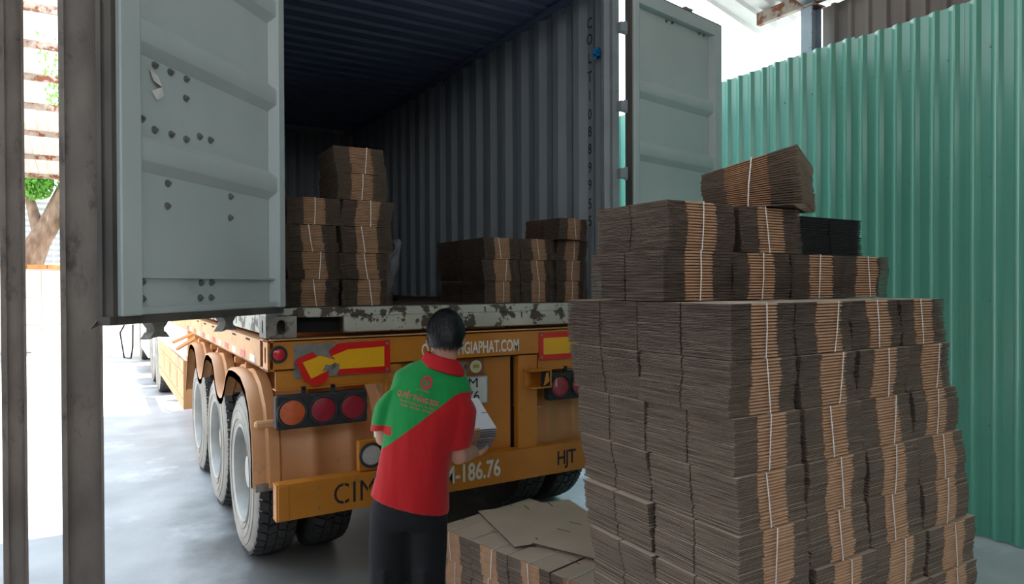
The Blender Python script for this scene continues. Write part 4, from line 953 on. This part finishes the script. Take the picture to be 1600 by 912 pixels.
green = mth('MULTIPLY', g1, mth('SUBTRACT', 1.0, cuff))
nz = N.new('ShaderNodeTexNoise'); nz.inputs['Scale'].default_value = 500; nz.inputs['Detail'].default_value = 2
bp = N.new('ShaderNodeBump'); bp.inputs['Strength'].default_value = .25; bp.inputs['Distance'].default_value = .002; L.new(nz.outputs[0], bp.inputs['Height'])
nz2 = N.new('ShaderNodeTexNoise'); nz2.inputs['Scale'].default_value = 5; nz2.inputs['Detail'].default_value = 1.5; mp_ = N.new('ShaderNodeMapping'); mp_.inputs['Scale'].default_value = (2.2, 2.2, .5); mp_.inputs['Rotation'].default_value = (0, .35, 0)
L.new(tcn.outputs['Object'], mp_.inputs[0]); L.new(mp_.outputs[0], nz2.inputs['Vector'])
bp2 = N.new('ShaderNodeBump'); bp2.inputs['Strength'].default_value = .7; bp2.inputs['Distance'].default_value = .035; L.new(nz2.outputs[0], bp2.inputs['Height']); L.new(bp.outputs[0], bp2.inputs['Normal']); L.new(bp2.outputs[0], b.inputs['Normal'])
mx = N.new('ShaderNodeMix'); mx.data_type = 'RGBA'; mx.inputs[6].default_value = hexc(190, 4, 16); mx.inputs[7].default_value = hexc(0, 142, 64); L.new(green, mx.inputs[0]); L.new(mx.outputs[2], b.inputs['Base Color'])
mb = MB()
mb.loft([((-.112, -.005, .775), er(-14), ey, .176, .128, .9), ((-.108, -.005, .80), er(-14), ey, .172, .124, .9), ((-.098, -.002, .90), er(-12), ey, .158, .118, .9), ((-.080, 0, 1.02), er(-11), ey, .152, .113, .88), ((-.040, 0, 1.16), er(-13), ey, .172, .118, .85), ((-.022, 0, 1.235), er(-14), ey, .178, .115, .85), ((-.008, .0, 1.305), er(-14), ey, .172, .098, .9), ((.012, .004, 1.352), er(-13), ey, .130, .078), ((.030, .008, 1.392), er(-12), ey, .074, .064)], 36)
mb.loft([((-.120, 0, 1.325), Vector((.4, 0, .9)), ey, .060, .076), ((-.172, .004, 1.292), Vector((.75, 0, .6)), ey, .062, .078), ((-.208, .010, 1.22), Vector((.96, .0, .25)), ey, .058, .075), ((-.226, .020, 1.155), Vector((.98, 0, .2)), ey, .056, .073), ((-.238, .026, 1.095), Vector((.98, 0, .2)), ey, .053, .070)], 24)
mb.loft([((.085, 0, 1.275), Vector((.4, 0, -.9)), ey, .060, .076), ((.112, 0, 1.238), Vector((.8, 0, -.4)), ey, .064, .082), ((.116, 0, 1.17), Vector((1, 0, .1)), ey, .064, .080), ((.110, .005, 1.10), Vector((1, 0, .12)), ey, .062, .077), ((.100, .012, 1.012), Vector((1, 0, .12)), ey, .057, .072)], 24)
shirt = remeshed(mb, 'polo_shirt', mshirt, man, .0075, 6)
# collar
mb = MB(); ring = []
for lay, (rx_, ry_, zz) in enumerate(((.076, .064, 1.418), (.086, .076, 1.372))):
    pass
nC = 40
V = []; F = []
for (rx_, ry_, zo, th_) in ((.070, .062, 1.430, 0), (.068, .060, 1.436, 0), (.082, .072, 1.422, 0), (.106, .086, 1.368, 0)):
    for j in range(nC):
        t = 2 * math.pi * j / nC; c, s_ = math.cos(t), math.sin(t); V.append((.032 + rx_ * c * math.cos(R_(12)), .010 + ry_ * s_ - .004, zo - .016 - rx_ * c * math.sin(R_(17)) - .012 * max(s_, 0)))
for i in range(3):
    for j in range(nC): F.append((i*nC + j, i*nC + (j+1)%nC, (i+1)*nC + (j+1)%nC, (i+1)*nC + j))
mb.add(V, F); co_ = mb.build('collar', M_redcloth, shirt, 'all', world=False)
sol = co_.modifiers.new('solid', 'SOLIDIFY'); sol.thickness = .003; sb_ = co_.modifiers.new('sub', 'SUBSURF'); sb_.levels = 1; sb_.render_levels = 1
# print on the back
bpy.context.view_layer.update(); dg = bpy.context.evaluated_depsgraph_get()
bv = BVHTree.FromObject(shirt, dg)
def backM(x, z, rot): return Matrix.Translation((x, 0, z)) @ Matrix.Rotation(R_(90), 4, 'X') @ Matrix.Rotation(rot, 4, 'Z')
rt = R_(-15)
def onback(lines, x, z): return x, z
text_part('QUYẾT THẮNG BOX', 'chest_lettering' if False else 'back_lettering', M_print, shirt, backM(-.062, 1.246, rt), .031, .62, bvh=bv, bold=.0006)
text_part('Địa chỉ: 12 Đường Số 7, Khu Công', 'back_lettering', M_print, shirt, backM(-.066, 1.222, rt), .0125, .86, bvh=bv)
text_part('Nghiệp   0908.888   0779.888', 'back_lettering', M_print, shirt, backM(-.070, 1.206, rt), .0125, .92, bvh=bv)
text_part('QUYẾT THẮNG', 'back_lettering', M_print, shirt, backM(-.040, 1.279, rt), .010, .8, bvh=bv)
def ringmesh(cx, cz, r0, r1, sq=.94, off=(0, 0)):
    mb = MB(); n = 32; V = []
    for j in range(n):
        t = 2 * math.pi * j / n
        V += [(cx + r1 * sq * math.cos(t), 0, cz + r1 * math.sin(t)), (cx + off[0] + r0 * sq * math.cos(t), 0, cz + off[1] + r0 * math.sin(t))]
    for i, v in enumerate(V):
        h = bv.ray_cast(Vector((v[0], -1, v[2])), Vector((0, 1, 0))); V[i] = (v[0], (h[0].y if h[0] else -.1) - .0018, v[2])
    mb.add(V, [(2*j, 2*((j+1)%n), 2*((j+1)%n)+1, 2*j+1) for j in range(n)]); return mb
lg = ringmesh(-.026, 1.312, .0165, .0265, off=(-.001, .001)).build('back_emblem', M_print2, shirt, world=False)
text_part('T', 'back_emblem', M_print2, shirt, backM(-.026, 1.312, R_(-6)), .034, .9, bvh=bv, bold=.0008)
# hair
hb = MB(); Mh = Matrix.Rotation(R_(-4), 3, 'Z') @ Matrix.Rotation(R_(-28), 3, 'X')
n1, n2 = 20, 40; V = []; F = []; hr = random.Random(5)
cc = HC + Mh @ Vector((0, -.006, .012))
def hair_low(b):   # lowest polar angle (deg) by azimuth: hairline is low at the back, high at the face
    y = math.sin(b); return 118 - 38 * max(0, y) ** .8 if y > 0 else 118 + 22 * (-y) ** .7
for i in range(n1 + 1):
    for j in range(n2):
        bz = 2 * math.pi * j / n2; a = R_(hair_low(bz)) * i / n1; rr2 = 1 + .02 * math.sin(7 * bz + 3 * a) + hr.gauss(0, .006)
        th = .95 if i == n1 else 1.08
        V.append(cc + Mh @ Vector((.077 * th * rr2 * math.sin(a) * math.cos(bz), .097 * th * rr2 * math.sin(a) * math.sin(bz), .100 * th * rr2 * math.cos(a))))
for i in range(n1):
    for j in range(n2): F.append((i*n2 + j, i*n2 + (j+1)%n2, (i+1)*n2 + (j+1)%n2, (i+1)*n2 + j))
hb.add(V, F)
for _ in range(5200):     # short strands radiating from the crown
    bz = hr.uniform(0, 2 * math.pi); am = hair_low(bz); a = R_(hr.uniform(3, am - 4)); ln = hr.uniform(.024, .045)
    def sp_(a_, b_, k): return cc + Mh @ Vector((.077 * k * math.sin(a_) * math.cos(b_), .097 * k * math.sin(a_) * math.sin(b_), .100 * k * math.cos(a_)))
    db = hr.gauss(.12, .12); da = ln / .1
    p0 = sp_(a, bz, 1.06); p1 = sp_(a + da * .5, bz + db * .5, 1.10 + hr.uniform(0, .02)); p2 = sp_(a + da, bz + db, 1.09 + hr.uniform(-.01, .09)); w_ = .0016
    sd_ = (p1 - p0).cross(p0 - cc).normalized() * w_
    hb.add([p0 - sd_, p0 + sd_, p1 + sd_ * .8, p1 - sd_ * .8, p2], [(0, 1, 2, 3), (3, 2, 4)])
hb.build('hair', M_hair, man, world=False)
# the small bundle he holds
hm = bundle_mesh(77, 11, .26, .36, .112, mats=[mat('white_board', hexc(232,232,238), hexc(240,240,244), 3, .5), M_crease, M_edge], shear=.03)
mw = man.matrix_world
Pw = Matrix.Translation(man.location) @ Matrix.Rotation(R_(-31.09), 4, 'Z')
loc = Pw @ Vector((.106, .300, .925))
bundle(loc.x, loc.y, loc.z, 0, 'small carton bundle with a pale top held by the person in the polo shirt', 'held carton bundle', var=hm, strap=False, rot=(R_(15), 0, R_(-31.09 + 18)), sc=(1, 1, 1))

# second person squatting inside the container
sq = empty('person', (1.68, 5.05, FZ), R_(-60), 'person in grey trousers squatting behind the tallest stack in the container', 'person')
mb = MB(); head(mb, (-.0, .10, .74), 1.0, 0, R_(-25)); limb(mb, [(0, .03, .60, .05), (0, .06, .68, .05)])
mb.loft([((0, -.16, .16), ex, Vector((0, 1, .2)), .15, .11), ((0, -.10, .34), ex, Vector((0, 1, .2)), .14, .10), ((0, -.02, .50), ex, Vector((0, 1, .3)), .17, .09), ((0, .02, .60), ex, ey, .07, .06)])
for q in (-1, 1):
    limb(mb, [(q * .17, 0, .54, .05), (q * .19, .10, .38, .042), (q * .09, .16, .32, .032), (q * .03, .20, .30, .026)]); limb(mb, [(q * .10, -.14, .16, .07), (q * .15, .26, .44, .055), (q * .13, .12, .08, .04)])
    hand(mb, (q * .03, .20, .30), (0, .8, -.4), (0, -.5, -.6), -q, .5)
remeshed(mb, 'body', M_skin, sq, .007, 2)
mb = MB(); mb.loft([((0, -.17, .17), ex, Vector((0, 1, .2)), .165, .125), ((0, -.10, .34), ex, Vector((0, 1, .2)), .158, .118), ((0, -.02, .50), ex, Vector((0, 1, .3)), .185, .10), ((0, .02, .59), ex, ey, .09, .075)])
for q in (-1, 1): limb(mb, [(q * .16, 0, .54, .062), (q * .215, .08, .42, .056)])
remeshed(mb, 'shirt', M_shirtd, sq, .01, 5)
mb = MB(); mb.ball((0, -.16, .15), (.165, .14, .12), 12)
for q in (-1, 1): limb(mb, [(q * .10, -.14, .16, .092), (q * .13, .08, .34, .085), (q * .15, .25, .435, .070), (q * .145, .20, .28, .066), (q * .13, .12, .08, .058)], 18)
remeshed(mb, 'trousers', M_jeans, sq, .01, 5)
for q in (-1, 1):
    mb = MB(); mb.loft([((q*.13, .06, .04), ex, Vector((0,0,1)), .038, .036), ((q*.13, .15, .04), ex, Vector((0,0,1)), .045, .038), ((q*.13, .27, .025), ex, Vector((0,0,1)), .04, .022)]); remeshed(mb, 'shoe', M_shoe, sq, .009, 2)
mb = MB(); mb.ball((0, .085, .765), (.084, .102, .096), 14); remeshed(mb, 'hair', M_hair, sq, .009, 1)
